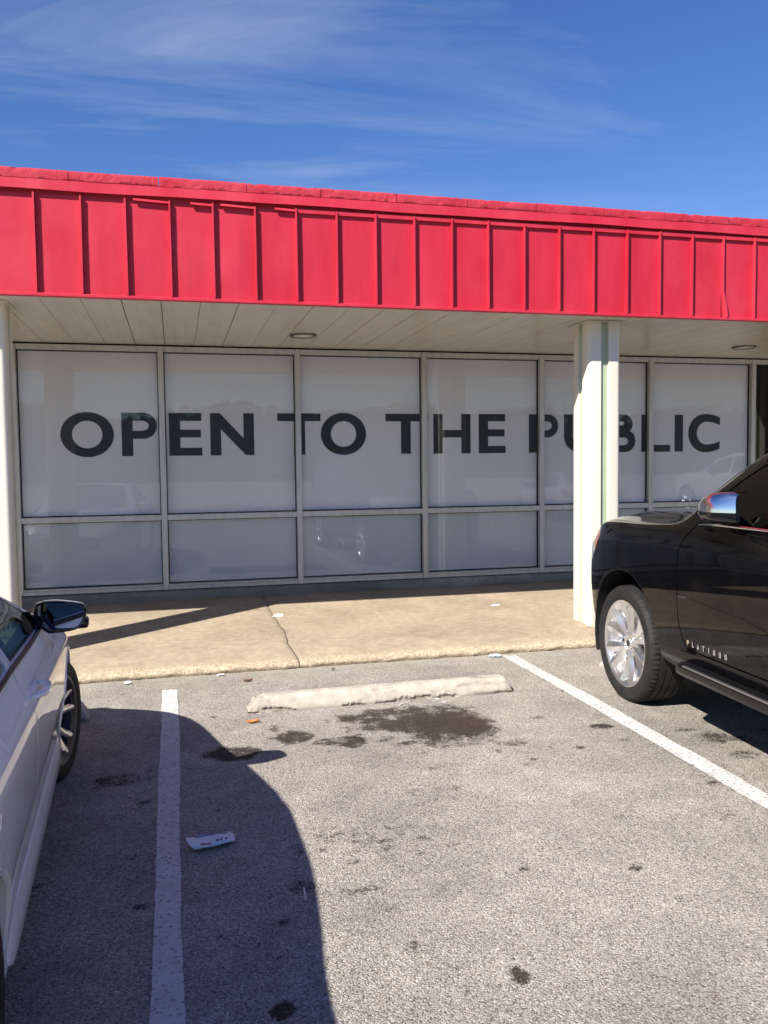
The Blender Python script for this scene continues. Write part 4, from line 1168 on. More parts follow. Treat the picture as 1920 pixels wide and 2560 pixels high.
    B.part('back_glass', [(-.60, 1.36), (.60, 1.36), (.54, 1.80), (-.54, 1.80)], -4.6, -3.80, 'y', M['tint'], .005, mirror=False, inset=-.004)
    B.part('liftgate', [(-.68, .70), (.68, .70), (.68, 1.33), (-.68, 1.33)], -4.6, -4.02, 'y', paint, .007, mirror=False)
    B.part('rear_bumper', [(-1.05, .30), (1.05, .30), (1.05, .68), (-1.05, .68)], -4.6, -3.86, 'y', paint, .007, mirror=False)
    soft_box('number_plate', (0, -4.205, .86), (.31, .012, .155), M['silver'], root, .004)
    B.part('grille', [(-.43, .62), (.43, .62), (.43, 1.02), (-.43, 1.02)], .70, 1.3, 'y', M['gloss_black'], .006, mirror=False)
    bp = [(.40, .30), (1.3, .30), (1.3, .66), (.62, .72), (.515, .60)]
    B.part('front_bumper', bp, .25, 1.2, 'x', paint, .006)
    B.finish()
    for k in range(5):
        z = .66 + k * .08
        soft_box('grille_bar', (0, .985 - .03 * k * .3, z), (.82, .03, .022), M['chrome'], root, .006)
    # lower cladding and running board
    for s in (-1, 1):
        liner(root, FA, .425, .497, s, .60, .965); liner(root, RA, .425, .497, s, .60, .965)
        arch_ring(root, FA, .425, .502, .522, s, sx, M['plastic'], 8, 172, .0008); arch_ring(root, RA, .425, .502, .522, s, sx, M['plastic'], 8, 172, .0008)
        prf = [(.90, .400), (1.03, .395), (1.062, .405), (1.070, .425), (1.066, .450), (1.045, .462), (.90, .468)]
        V = []; ysb = [-.775, -.80, -.84, -.90, -2.40, -2.48, -2.52]
        for i, y in enumerate(ysb):
            sq = [.25, .72, .95, 1, 1, .9, .5][i]
            V += [(s * (.90 + (a - .90) * sq), y, .43 + (b - .43) * (0.6 + .4 * sq)) for a, b in prf]
        F = grid_faces(len(ysb), len(prf), True) + [tuple(range(7)), tuple(reversed(range(42, 49)))]
        rb = fix_normals(mesh_obj('running_board', V, F, M['board'], root, smooth=True, sharp=30))
        o = soft_box('tread_strip', (s * 1.044, -1.66, .4575), (.022, 1.52, .012), M['silver'], rb, .004)
        # belt trim
        V, F = tube([(s * .948, -.90, 1.303), (s * .946, -1.1, 1.3135), (s * .9425, -1.6, 1.315), (s * .9395, -2.2, 1.315), (s * .936, -3.0, 1.32), (s * .930, -3.8, 1.324)], .0085, 8)
        fix_normals(mesh_obj('belt_trim', V, F, M['chrome'], root, smooth=True))
        for yh in (-1.86, -2.92):
            V, F = tube([(s * 1.0, yh - .11, 1.10), (s * 1.035, yh - .08, 1.103), (s * 1.04, yh, 1.105), (s * 1.035, yh + .08, 1.103), (s * 1.0, yh + .11, 1.10)], .014, 8)
            fix_normals(mesh_obj('door_handle', V, F, M['chrome'], root, smooth=True))
        # folded mirror: chrome shell over a black foot, glass turned to the door
        V = []; nu, nv = 20, 22
        yc, zc = -1.285, 1.400
        for i in range(nu):
            u = i / (nu - 1)
            y = -1.455 + .318 * u
            hz = .104 * (max(0, 1 - (max(0, u - .25) / .78) ** 2.3)) ** .55 * (0.86 + .14 * math.sin(min(1, u / .2) * math.pi / 2)) + .004
            dx = .106 * (max(0, 1 - (max(0, u - .32) / .70) ** 2.4)) ** .55 * (0.20 + .80 * math.sin(min(1, u / .55) * math.pi / 2)) + .004
            for j in range(nv):
                t = math.pi * j / (nv - 1) / 2          # from the outer rim at the bottom line up and over
                zz = 1.404 + hz * math.sin(t) ** .85; xx = 1.052 + dx * math.cos(t) ** .62
                V.append((s * xx, y + .010 * math.sin(t), zz))
        F = grid_faces(nu, nv)
        rim = V[:nv]
        cap = fix_normals(mesh_obj('mirror', V, F, M['mirror_chrome'], root, smooth=True, sharp=50))
        mesh_obj('mirror_back', [(s * 1.052, -1.453, 1.404)] + [(p[0] - s * .001, p[1] + .001, p[2]) for p in rim], [(0, j, j + 1) for j in range(1, nv)], M['gloss_black'], cap)
        V = []
        for i in range(nu):
            u = i / (nu - 1); y = -1.453 + .308 * u
            dx = .103 * (max(0, 1 - (max(0, u - .32) / .70) ** 2.4)) ** .55 * (0.20 + .80 * math.sin(min(1, u / .55) * math.pi / 2)) + .004
            hz = .050 * (max(0, 1 - (max(0, u - .55) / .47) ** 2.5)) ** .6 + .002
            for j in range(12):
                t = math.pi / 2 * j / 11
                V.append((s * (1.052 + dx * math.cos(t) ** .5), y, 1.4035 - hz * math.sin(t) ** .8))
        F = grid_faces(nu, 12); n0 = len(V); V.append((s * 1.052, -1.453, 1.4035)); F += [(n0, j, j + 1) for j in range(11)]
        fix_normals(mesh_obj('mirror_foot', V, F, M['gloss_black'], cap, smooth=True, sharp=50))
        V = []
        for i in range(9):
            u = .76 + .20 * i / 8; y = -1.453 + .308 * u
            dx = .106 * (max(0, 1 - (max(0, u - .32) / .70) ** 2.4)) ** .55 + .008; hz = .051 * (max(0, 1 - (max(0, u - .55) / .47) ** 2.5)) ** .6 + .004
            for j in range(9):
                t = math.pi / 2 * j / 8; V.append((s * (1.052 + dx * math.cos(t) ** .5), y + .002, 1.401 - hz * math.sin(t) ** .8))
        fix_normals(mesh_obj('repeater_lamp', V, grid_faces(9, 9), M['lens'], cap, smooth=True))
        o = soft_box('mirror_glass', (s * 1.048, -1.31, 1.425), (.012, .25, .13), M['mirror'], cap, .005)
        o = soft_box('mirror_arm', (s * .985, -1.13, 1.372), (.13, .13, .055), M['gloss_black'], cap, .02)
        # the name badge on the lower door
        L, w = text_strokes('PLATINUM', .033, .0078)
        for i, lp in enumerate(L):
            me = fill_curve(lp, .0022)
            o = wrap('badge_letter', me, M['chrome'], root)
            yb = -.853 - i * .0555 if s < 0 else -.853 - (7 - i) * .0555 - w
            o.rotation_euler = (0, 0, R(-90) if s < 0 else R(90))
            o.location = (s * .9925, yb, .572)
    seats(root, [(-.42, -1.75, .78), (.42, -1.75, .78), (-.45, -2.75, .80), (.45, -2.75, .80)], M['seat'], .54)
    V, F = tube([(-.42 + .18 * math.cos(2 * math.pi * k / 20), -1.18 + .08 * math.sin(2 * math.pi * k / 20), 1.18 + .165 * math.sin(2 * math.pi * k / 20)) for k in range(20)], .016, 8, True)
    fix_normals(mesh_obj('steering_wheel', V, F, M['cabin'], root, smooth=True))
    soft_box('dashboard', (0, -.86, 1.10), (1.55, .34, .30), M['cabin'], root, .08)
    soft_box('chassis', (0, -1.6, .42), (1.2, 4.6, .16), M['plastic'], root, .03)
    wheel_set(root, [(-.845, FA, -1, 0.0), (.845, FA, 1, 0.0), (-.845, RA, -1, 0), (.845, RA, 1, 0)], RW, .2875, .285, 'suv')
    return root
suv = make_suv('parked_suv', (4.013, 5.18, 0.0), R(-3.5), M['black_paint'])
tag(suv, 'glossy black utility vehicle with polished alloy wheels and folded chrome mirror, nose to the store', 'car')

# ------------------------------------------------------------------ the white sedan
def make_sedan(name, loc, rz, paint, steer):
    root = empty(name, loc, rz)
    RW, FA, RA = .322, 0.0, -2.70; yr = -3.70
    rails = [
        [(yr, 0, .42), (-3.4, 0, .26), (-2, 0, .20), (.4, 0, .19), (.75, 0, .21), (.90, 0, .30)],
        [(yr, .70, .42), (-3.4, .78, .26), (-2, .80, .205), (.2, .80, .19), (.5, .74, .20), (.75, .55, .22), (.90, .34, .30)],
        [(yr, .76, .46), (-3.4, .84, .32), (-2.7, .865, .29), (-2, .872, .275), (-.6, .872, .27), (.2, .86, .25), (.5, .80, .26), (.72, .64, .28), (.90, .40, .36)],
        [(yr, .77, .52), (-3.4, .85, .42), (-2.7, .880, .395), (-2, .868, .38), (-.6, .868, .375), (.2, .872, .37), (.5, .82, .37), (.72, .68, .38), (.90, .46, .43)],
        [(yr, .78, .66), (-3.4, .865, .62), (-2.7, .900, .60), (-2, .893, .58), (-.6, .893, .57), (0, .898, .56), (.3, .880, .55), (.55, .80, .53), (.75, .67, .52), (.90, .48, .52)],
        [(yr, .77, .86), (-3.4, .855, .86), (-2.7, .893, .845), (-2, .902, .825), (-.6, .898, .775), (0, .890, .745), (.3, .865, .715), (.55, .79, .66), (.75, .665, .60), (.89, .48, .57)],
        [(yr, .75, .91), (-3.4, .835, .92), (-2.7, .868, .905), (-2, .880, .880), (-.6, .872, .835), (0, .860, .800), (.3, .835, .765), (.55, .765, .70), (.74, .65, .635), (.88, .47, .595)],
        [(yr, .73, .95), (-3.4, .80, .985), (-2.7, .815, .990), (-2, .820, .985), (-1, .822, .965), (-.55, .815, .945), (-.2, .80, .905), (.15, .775, .855), (.4, .73, .80), (.6, .66, .735), (.74, .58, .67), (.87, .44, .61)],
        [(yr, .64, .975), (-3.5, .66, 1.03), (-3.2, .66, 1.06), (-2.95, .62, 1.16), (-2.6, .575, 1.30), (-2.2, .56, 1.365), (-1.8, .565, 1.375), (-1.5, .595, 1.325), (-1.2, .655, 1.225), (-.9, .705, 1.125), (-.6, .745, 1.025), (-.42, .765, .965), (-.2, .74, .930), (.15, .715, .880), (.4, .68, .825), (.6, .61, .755), (.74, .53, .685), (.87, .40, .62)],
        [(yr, .45, .985), (-3.5, .48, 1.045), (-3.2, .48, 1.085), (-2.9, .46, 1.205), (-2.6, .43, 1.335), (-2.2, .42, 1.395), (-1.8, .43, 1.402), (-1.45, .46, 1.34), (-1.2, .50, 1.255), (-.9, .54, 1.155), (-.6, .57, 1.055), (-.32, .58, .972), (-.1, .56, .950), (.2, .53, .895), (.45, .49, .835), (.62, .45, .765), (.75, .40, .695), (.86, .30, .63)],
        [(yr, 0, .99), (-3.5, 0, 1.05), (-3.2, 0, 1.095), (-2.9, 0, 1.225), (-2.6, 0, 1.35), (-2.2, 0, 1.41), (-1.8, 0, 1.416), (-1.4, 0, 1.35), (-1.1, 0, 1.245), (-.8, 0, 1.14), (-.5, 0, 1.045), (-.22, 0, .972), (0, 0, .955), (.25, 0, .90), (.48, 0, .84), (.64, 0, .775), (.77, 0, .70), (.86, 0, .635)],
    ]
    sx = rail_x(rails)
    stn = np.concatenate([np.linspace(yr, -3.4, 8), np.arange(-3.36, -2.5, .04), np.arange(-2.5, .5, .03), np.arange(.5, .9, .02), [.90]])
    B = Body(loft_body(rails, stn, 5), root, paint)
    cab = [[(-3.0, 0, .34), (-.55, 0, .34)], [(-3.0, .70, .34), (-.55, .70, .34)], [(-3.0, .78, .5), (-.55, .79, .5)], [(-3.0, .76, .93), (-.55, .755, .90)],
           [(-3.0, .58, 1.06), (-2.6, .53, 1.245), (-2.2, .515, 1.315), (-1.8, .52, 1.325), (-1.5, .55, 1.27), (-1.2, .615, 1.165), (-.9, .67, 1.055), (-.55, .71, .94)],
           [(-3.0, 0, 1.10), (-2.6, 0, 1.295), (-2.2, 0, 1.36), (-1.8, 0, 1.368), (-1.4, 0, 1.295), (-1.1, 0, 1.19), (-.8, 0, 1.08), (-.55, 0, .985)]]
    B.cut(loft_body(cab, np.linspace(-3.0, -.55, 50), 4))
    for y in (FA, RA):
        for s in (-1, 1):
            lo, hi = sorted((s * .56, s * 1.1)); B.cut(cyl_x(y, .325, .368, lo, hi))
    fw = smooth_poly([(-.66, .985), (-.72, .962), (-1.1, .975), (-1.60, .992), (-1.63, 1.15), (-1.60, 1.315), (-1.40, 1.255), (-1.05, 1.135)], 5, sharp=(1, 3, 5))
    B.part('front_window', fw, .45, 1.2, 'x', M['clear_glass'], .004, inset=.005)
    rw = smooth_poly([(-1.70, .995), (-2.5, 1.005), (-2.78, 1.06), (-2.60, 1.22), (-2.35, 1.305), (-1.9, 1.335), (-1.70, 1.325)], 4, sharp=(0, 2, 6))
    B.part('rear_window', rw, .45, 1.2, 'x', M['clear_glass'], .004, inset=.005)
    ws = [(-.68, -.55), (-.50, -1.50), (-.25, -1.545), (0, -1.555), (.25, -1.545), (.50, -1.50), (.68, -.55), (.4, -.36), (0, -.30), (-.4, -.36)]
    B.part('windshield', ws, .93, 1.6, 'z', M['clear_glass'], .004, mirror=False, inset=.003)
    bl = [(-.49, -2.50), (.49, -2.50), (.60, -3.02), (0, -3.08), (-.60, -3.02)]
    B.part('back_glass', bl, 1.05, 1.6, 'z', M['clear_glass'], .004, mirror=False, inset=.003)
    fd = smooth_poly([(-.50, .385), (-.40, .47), (-.375, .58), (-.41, .70), (-.50, .83), (-.60, .938), (-1.1, .953), (-1.648, .972), (-1.70, .90), (-1.655, .78), (-1.622, .66), (-1.65, .50), (-1.68, .385)], 4, sharp=(0, 5, 7, 12))
    B.part('front_door', fd, .50, 1.2, 'x', paint, .006)
    rd = smooth_poly([(-1.697, .385), (-1.667, .50), (-1.639, .66), (-1.672, .78), (-1.717, .90), (-1.665, .974), (-2.4, .986), (-2.66, 1.00), (-2.66, .86), (-2.52, .74), (-2.38, .60), (-2.31, .46), (-2.29, .385)], 4, sharp=(0, 5, 7, 12))
    B.part('rear_door', rd, .50, 1.2, 'x', paint, .006)
    hd = [(-.735, -.38), (-.72, 0), (-.69, .30), (-.60, .56), (-.42, .70), (0, .74), (.42, .70), (.60, .56), (.69, .30), (.72, 0), (.735, -.38), (.4, -.25), (0, -.20), (-.4, -.25)]
    B.part('hood', smooth_poly(hd, 3, sharp=(0, 10)), .70, 1.2, 'z', paint, .005, mirror=False)
    hl = smooth_poly([(.28, .735), (.34, .66), (.55, .585), (1.1, .56), (1.1, .66), (.6, .70), (.42, .745)], 3, sharp=(3, 4))
    lamps = B.part('headlight', hl, .36, 1.1, 'x', M['lens'], .004)
    for s, lp in zip((1, -1), lamps):
        am = boolean(lp.data.copy(), prism(smooth_poly([(.27, .75), (.30, .66), (.40, .63), (.41, .75)], 3), *sorted((s * .3, s * 1.2)), 'x'), 'INTERSECT')
        o = wrap('turn_lamp', am, M['amber'], lp, smooth=True, sharp=32); o.scale = (1.0008, 1.0008, 1.0)
    tl = smooth_poly([(-3.30, .93), (-3.9, .96), (-3.9, .80), (-3.45, .78), (-3.34, .82)], 3, sharp=(1, 2))
    B.part('tail_lamp', tl, .45, 1.1, 'x', M['redlens'], .004)
    B.part('trunk_lid', [(-.56, .70), (.56, .70), (.60, .98), (.60, 1.12), (-.60, 1.12), (-.60, .98)], -4.0, -3.22, 'y', paint, .006, mirror=False)
    B.part('rear_bumper', [(-.95, .20), (.95, .20), (.95, .62), (-.95, .62)], -4.0, -3.42, 'y', paint, .006, mirror=False)
    soft_box('number_plate', (0, -3.712, .80), (.31, .012, .155), M['silver'], root, .004)
    B.part('grille', [(-.38, .42), (.38, .42), (.40, .60), (-.40, .60)], .72, 1.2, 'y', M['gloss_black'], .005, mirror=False)
    B.finish()
    for s in (-1, 1):
        liner(root, FA, .325, .364, s, .55, .86); liner(root, RA, .325, .364, s, .55, .86)
        arch_ring(root, FA, .325, .368, .398, s, sx, paint, 4, 176, .003); arch_ring(root, RA, .325, .368, .398, s, sx, paint, 4, 176, .003)
        # side skirt
        prf = [(.78, .262), (.866, .258), (.880, .266), (.886, .282), (.881, .330), (.870, .372), (.80, .38)]
        V = []; ysb = [-.405, -.43, -.50, -.62, -2.15, -2.27, -2.31]
        for i, y in enumerate(ysb):
            sq = [.75, .9, .98, 1, 1, .98, .9][i]; dz = [.05, .03, .01, 0, 0, 0.0, .02][i]
            V += [(s * (.78 + (a - .78) * sq), y, b + dz * (b < .34)) for a, b in prf]
        F = grid_faces(len(ysb), 7, True) + [tuple(range(7)), tuple(reversed(range(42, 49)))]
        fix_normals(mesh_obj('side_skirt', V, F, paint, root, smooth=True, sharp=30))
        V, F = tube([(s * .826, -.60, .949), (s * .8275, -1.1, .964), (s * .8255, -1.7, .983), (s * .8245, -2.2, .992), (s * .8225, -2.62, 1.0)], .0095, 6)
        fix_normals(mesh_obj('belt_moulding', V, F, M['plastic'], root, smooth=True))
        o = soft_box('pillar_trim', (s * .680, -1.655, 1.16), (.02, .075, .34), M['gloss_black'], root, .006, (0, R(-33) * s, 0)); 
        for yh in (-1.50, -2.78):
            V, F = tube([(s * .880, yh - .112, .866), (s * .898, yh - .10, .867), (s * .919, yh - .07, .868), (s * .924, yh, .869), (s * .919, yh + .07, .868), (s * .898, yh + .10, .867), (s * .880, yh + .112, .866)], [.008, .010, .012, .013, .012, .010, .008], 10)
            hnd = fix_normals(mesh_obj('door_handle', V, F, paint, root, smooth=True))
        # mirror: painted shell, black frame, glass to the rear, small camera pod below
        mx, my, mz = .922, -.775, 1.012
        out = smooth_poly([(-.112, .030), (-.100, .062), (-.03, .070), (.075, .054), (.106, .034), (.104, -.018), (.066, -.064), (-.03, -.076), (-.066, -.068), (-.108, -.018)], 5)
        def ring(sc, y): return [(s * (mx + a * sc), my + y, mz + b * sc) for a, b in out]
        m_ = len(out)
        V = ring(.98, .0) + ring(1.0, .012) + ring(1.0, .035) + ring(.94, .075) + ring(.80, .110) + ring(.50, .132)
        F = grid_faces(6, m_, True) + [tuple(range(5 * m_, 6 * m_))]
        sh = fix_normals(mesh_obj('mirror', V, F, paint, root, smooth=True, sharp=40))
        V = ring(1.0, -.002) + ring(1.012, .006) + ring(1.012, .022) + ring(.90, .02) + ring(.88, .004) + ring(.965, -.004)
        fix_normals(mesh_obj('mirror_frame', V, grid_faces(6, m_, True) + [(5 * m_ + j, j, (j + 1) % m_, 5 * m_ + (j + 1) % m_) for j in range(m_)], M['gloss_black'], sh, smooth=True, sharp=40))
        V = [(s * (mx + a * .90), my + .030 - a * .26, mz + b * .90) for a, b in out]; mg = mesh_obj('mirror_glass', V, [tuple(range(m_))], M['mirror'], sh); fix_normals(mg)
        V = [(s * (.79 + .055 * t), my + .085 + .035 * math.cos(a), .978 + .012 * t + .036 * math.sin(a)) for t in (0, .5, 1) for a in [2 * math.pi * k / 10 for k in range(10)]]
        fix_normals(mesh_obj('mirror_arm', V, grid_faces(3, 10, True), M['gloss_black'], sh, smooth=True))
        sail = [(s * x, y, z) for x, y, z in ((.818, -.57, .950), (.835, -.80, .955), (.842, -.80, .990), (.790, -.80, 1.045), (.770, -.66, .990))]
        mesh_obj('mirror_sail', sail + [(v[0] - s * .02, v[1], v[2]) for v in sail], [(0, 1, 2, 3, 4), (9, 8, 7, 6, 5)] + [(i, (i + 1) % 5, 5 + (i + 1) % 5, 5 + i) for i in range(5)], M['gloss_black'], sh)
        if s > 0: soft_box('camera_pod', (mx + .085, my + .05, mz - .042), (.065, .075, .05), M['gloss_black'], sh, .015)
    seats(root, [(-.36, -1.55, .50), (.36, -1.55, .50), (-.36, -2.40, .52), (.36, -2.40, .52)], M['seat'], .48)
    V, F = tube([(-.36 + .175 * math.cos(2 * math.pi * k / 20), -1.02 + .07 * math.sin(2 * math.pi * k / 20), .86 + .165 * math.sin(2 * math.pi * k / 20)) for k in range(20)], .015, 8, True)
    fix_normals(mesh_obj('steering_wheel', V, F, M['cabin'], root, smooth=True))
    soft_box('dashboard', (0, -.72, .80), (1.34, .30, .22), M['cabin'], root, .06)
    soft_box('chassis', (0, -1.4, .30), (1.0, 3.9, .12), M['plastic'], root, .03)
    wheel_set(root, [(.77, FA, 1, -steer), (-.77, FA, -1, -steer), (.77, RA, 1, 0), (-.77, RA, -1, 0)], RW, .222, .215, 'sedan')
    return root
sedan = make_sedan('parked_sedan', (-1.48, 4.72, 0.0), R(3.0), M['white_paint'], R(12))
tag(sedan, 'white sedan with black framed door mirror parked along the left edge', 'car')

# ------------------------------------------------------------------ wheel stops
def wheel_stop(x0, x1, y, label, seed, rot=0.0):
    L = x1 - x0; rr = np.random.default_rng(seed); n = 420
    base = empty('wheel_stop_tmp', (0, 0, 0)); bpy.data.objects.remove(base, do_unlink=True)
    # cross-section (depth, height) from the front foot over the crown to the rear foot
    key = np.array([(-.084, -.005), (-.085, .010), (-.080, .040), (-.067, .080), (-.052, .099), (-.030, .108), (.030, .109), (.054, .098), (.066, .082), (.082, .012), (.082, -.005)])
    cl = np.concatenate([[0], np.cumsum(np.hypot(*np.diff(key, axis=0).T))]); q = np.linspace(0, cl[-1], 34)
    cs = list(zip(np.interp(q, cl, key[:, 0]), np.interp(q, cl, key[:, 1])))
    xs_ = np.concatenate([np.linspace(0, .06, 14), np.linspace(.066, L - .066, n), np.linspace(L - .06, L, 14)])
    A = np.zeros((len(xs_), len(cs), 3))
    for i, x in enumerate(xs_):
        e = min(x, L - x); k = min(1.0, .12 + e / .062)
        for j, (d, h) in enumerate(cs):
            A[i, j] = (x, d * (0.88 + .12 * k), min(h, .107 * k) if h > 0 else h)
    nz = vnoise(A[..., 0], A[..., 1] * 3 + A[..., 2] * 3, seed + 5, 4, 9.0) - .5
    A[..., 1] += nz * .005; A[..., 2] += nz * .004 * (A[..., 2] > .01)
    # spalled patches along the foot: sharp-edged bites into the face
    bite = np.clip((vnoise(A[..., 0] + .6 * A[..., 2], A[..., 2] * 3.0 + .4 * A[..., 0], seed + 9, 5, 7.0) + .50 * np.clip(1 - A[..., 2] / .055, 0, 1) - .96) * 12, 0, 1) * (A[..., 1] < -.02)
    inner = .6 + .8 * vnoise(A[..., 0], A[..., 2], seed + 14, 3, 30.0)
    A[..., 1] += bite * .015 * inner
    lf = np.clip((vnoise(A[..., 0], A[..., 2] + A[..., 1], seed, 4, 11.0) - .45) * 10, 0, 1) * np.exp(-((A[..., 0] - .05) / .07) ** 2) * (A[..., 2] > .02)
    A[..., 2] -= lf * .022; A[..., 1] += lf * .012 * np.sign(-A[..., 1])
    chip = bite; low = np.ones_like(bite)
    V = A.copy(); V[..., 0] -= L / 2
    m = len(cs); nn = len(xs_)
    F = [(a, d, c, b) for a, b, c, d in grid_faces(nn, m)] + [tuple(range(m)), tuple(reversed(range((nn - 1) * m, nn * m)))]
    o = mesh_obj('wheel_stop', V.reshape(-1, 3), F, M['stop'], smooth=True, sharp=60)
    g = np.clip(bite * .55 + lf * .45, 0, 1)
    t = A[..., 0] / L
    tar = np.exp(-((A[..., 2] - .008) / .010) ** 2) * ((t > .62) & (t < .95)) * (vnoise(A[..., 0], A[..., 0] * 0, seed + 3, 3, 3.0) > .48) * (A[..., 1] < 0)
    scuff = .6 * np.clip((vnoise(A[..., 0], A[..., 2] * 4 + A[..., 1] * 4, seed + 4, 5, 9.0) - .62) * 9, 0, 1) * (t > .3)
    foot = .55 * np.clip(1 - A[..., 2] / .022, 0, 1)
    scuff = np.maximum(scuff, foot)
    g = np.maximum.reduce([g, tar * 1.0, scuff])
    at = o.data.attributes.new('grime', 'FLOAT', 'POINT'); at.data.foreach_set('value', g.reshape(-1).astype(np.float32))
    o.location = ((x0 + x1) / 2, y, 0.004); o.rotation_euler = (0, 0, rot)
    tag(o, label, 'wheel stop', 'concrete wheel stops')
    return o
wheel_stop(.435, 2.365, 5.715, 'long cream concrete wheel stop with chipped foot in the empty bay', 5, R(.6))
wheel_stop(-2.43, -.60, 5.86, 'cream concrete wheel stop mostly hidden in front of the white sedan wheel', 23, R(-.4))
wheel_stop(3.35, 5.18, 6.10, 'cream concrete wheel stop hidden under the nose of the black utility vehicle', 37, R(.5))

# ------------------------------------------------------------------ litter
M['paper'] = simple('white_card', (0.72, 0.72, 0.74), 0.5)
M['print_blue'] = simple('blue_print', (0.03, 0.16, 0.45), 0.5)
M['print_red'] = simple('red_print', (0.45, 0.03, 0.05), 0.5)
M['print_dark'] = simple('dark_print', (0.05, 0.05, 0.14), 0.5)
M['leaf'] = simple('dry_orange_leaf', (0.52, 0.20, 0.055), 0.7, var=0.25, vscale=40)
M['brown_leaf'] = simple('dry_brown_leaf', (0.16, 0.09, 0.045), 0.8, var=0.25, vscale=40)
M['mask_blue'] = simple('pale_blue_tissue', (0.50, 0.64, 0.74), 0.8)
M['tissue'] = simple('white_tissue', (0.78, 0.77, 0.75), 0.8)
M['straw'] = simple('straw_plastic', (0.75, 0.72, 0.66), 0.4)
def carton(loc, rz):
    # flattened fry sleeve lying on its side: two bowed faces, open mouth at one end
    L, Wd, H = .170, .118, .036; nu, nv = 18, 12
    def surf(u, v, up):
        w = Wd * (.5 - .06 * u); y = (v - .5) * 2 * w
        b = math.sqrt(max(0, 1 - (2 * v - 1) ** 2))
        x = -L / 2 + L * u + (.024 * (b) * (1 - u) * (-1 if up else 1)) * (u < .5) + .018 * b * u
        z = H * .5 + (H * .5 * b * (1 - .72 * u)) * (1 if up else -1) + .002 * math.sin(u * 9 + v * 4)
        return (x, y, z)
    V = [surf(i / (nu - 1), j / (nv - 1), True) for i in range(nu) for j in range(nv)]
    V += [surf(i / (nu - 1), j / (nv - 1), False) for i in range(nu) for j in range(nv)]
    F = grid_faces(nu, nv); F = F + [(a + nu * nv, d + nu * nv, c + nu * nv, b + nu * nv) for a, b, c, d in F]
    o = mesh_obj('snack_carton', V, F, M['paper'], smooth=True, sharp=50)
    sm = o.modifiers.new('card', 'SOLIDIFY'); sm.thickness = .0012
    def patch(name, u0, u1, v0, v1, mat):
        W = [Vector(surf(u0 + (u1 - u0) * i / 8, v0 + (v1 - v0) * j / 3, True)) + Vector((0, 0, .0014)) for i in range(9) for j in range(4)]
        return mesh_obj(name, W, grid_faces(9, 4), mat, o, smooth=True)
    patch('print_band', .18, .56, .66, .84, M['print_blue']); patch('print_band', .56, .90, .74, .90, M['print_blue'])
    patch('print_mark', .10, .24, .80, .90, M['print_red']); patch('print_mark', .40, .58, .86, .95, M['print_red']); patch('print_mark', .72, .92, .90, .96, M['print_red'])
    patch('print_mark', .22, .46, .05, .13, M['print_red'])
    for k, u in enumerate((.55, .64, .76)): patch('print_mark', u, u + .055, .14, .30, M['print_dark'])
    o.location = loc; o.rotation_euler = (0, 0, rz)
    tag(o, 'crushed white snack carton with blue and red print lying beside the left line', 'carton', 'litter on the lot')
carton((.115, 3.70, .006), R(9))
def leaf(name, loc, s, rz, mat, label, cat='leaf', curl=.25, group='litter on the lot'):
    V = []; nu, nv = 9, 5
    for i in range(nu):
        u = i / (nu - 1); w = .34 * math.sin(math.pi * min(1, u * 1.02)) ** .7 * (1 + .22 * math.sin(u * 17)) + .01
        for j in range(nv):
            v = j / (nv - 1) * 2 - 1
            V.append(((u - .5) * s, v * w * s * .5, s * curl * (v * v * .35 + (u - .5) ** 2 * .7) + .004))
    o = mesh_obj(name, V, grid_faces(nu, nv), mat, smooth=True)
    sm = o.modifiers.new('t', 'SOLIDIFY'); sm.thickness = .0008
    o.location = loc; o.rotation_euler = (R(6), 0, rz)
    tag(o, label, cat, group)
leaf('dry_leaf', (.452, 5.43, 0), .085, R(8), M['leaf'], 'curled orange leaf lying left of the empty wheel stop', curl=.45)
leaf('dry_leaf', (1.215, 6.66, 0.003), .05, R(50), M['brown_leaf'], 'small brown leaf lying close to the walkway edge', curl=.6)
leaf('dry_leaf', (.51, 6.50, 0), .075, R(15), M['brown_leaf'], 'brown crumbled leaf behind the left end of the empty wheel stop', curl=.55)
def scrap(name, loc, s, rz, mat, label, cat, seed, h=.3):
    rr = np.random.default_rng(seed); V = []; nu = nv = 7
    for i in range(nu):
        for j in range(nv):
            e = math.sin(math.pi * i / 6) * math.sin(math.pi * j / 6)
            V.append(((i / 6 - .5) * s * (1 + rr.normal(0, .05)), (j / 6 - .5) * s * .62 * (1 + rr.normal(0, .05)), .004 + s * h * (e * .5 + abs(rr.normal(0, .13)))))
    o = mesh_obj(name, V, grid_faces(nu, nv), mat, smooth=False)
    sm = o.modifiers.new('t', 'SOLIDIFY'); sm.thickness = .0009
    o.location = loc; o.rotation_euler = (0, 0, rz)
    tag(o, label, cat, 'litter on the lot')
scrap('face_mask', (2.66, 6.73, .006), .10, R(-22), M['mask_blue'], 'pale blue crumpled mask at the walkway edge by the right line', 'mask', 3, .3)
scrap('paper_scrap', (-.40, 6.70, .002), .055, R(20), M['tissue'], 'small white paper scrap at the walkway edge near the sedan', 'paper', 4, .55)
scrap('paper_scrap', (.315, 6.755, .004), .06, R(10), M['tissue'], 'thin white paper scrap against the walkway edge right of the left line', 'paper', 5, .2)
scrap('paper_scrap', (3.30, 8.33, .158), .12, R(10), M['tissue'], 'white paper scrap lying on the walkway left of the post', 'paper', 6, .12)
scrap('paper_scrap', (1.778, 5.62, .0), .032, R(-60), M['tissue'], 'tiny white paper scrap at the top of the oil stain', 'paper', 8, .2)
scrap('paper_scrap', (1.802, 5.53, .0), .028, R(15), M['tissue'], 'tiny white paper scrap in the middle of the oil stain', 'paper', 9, .2)
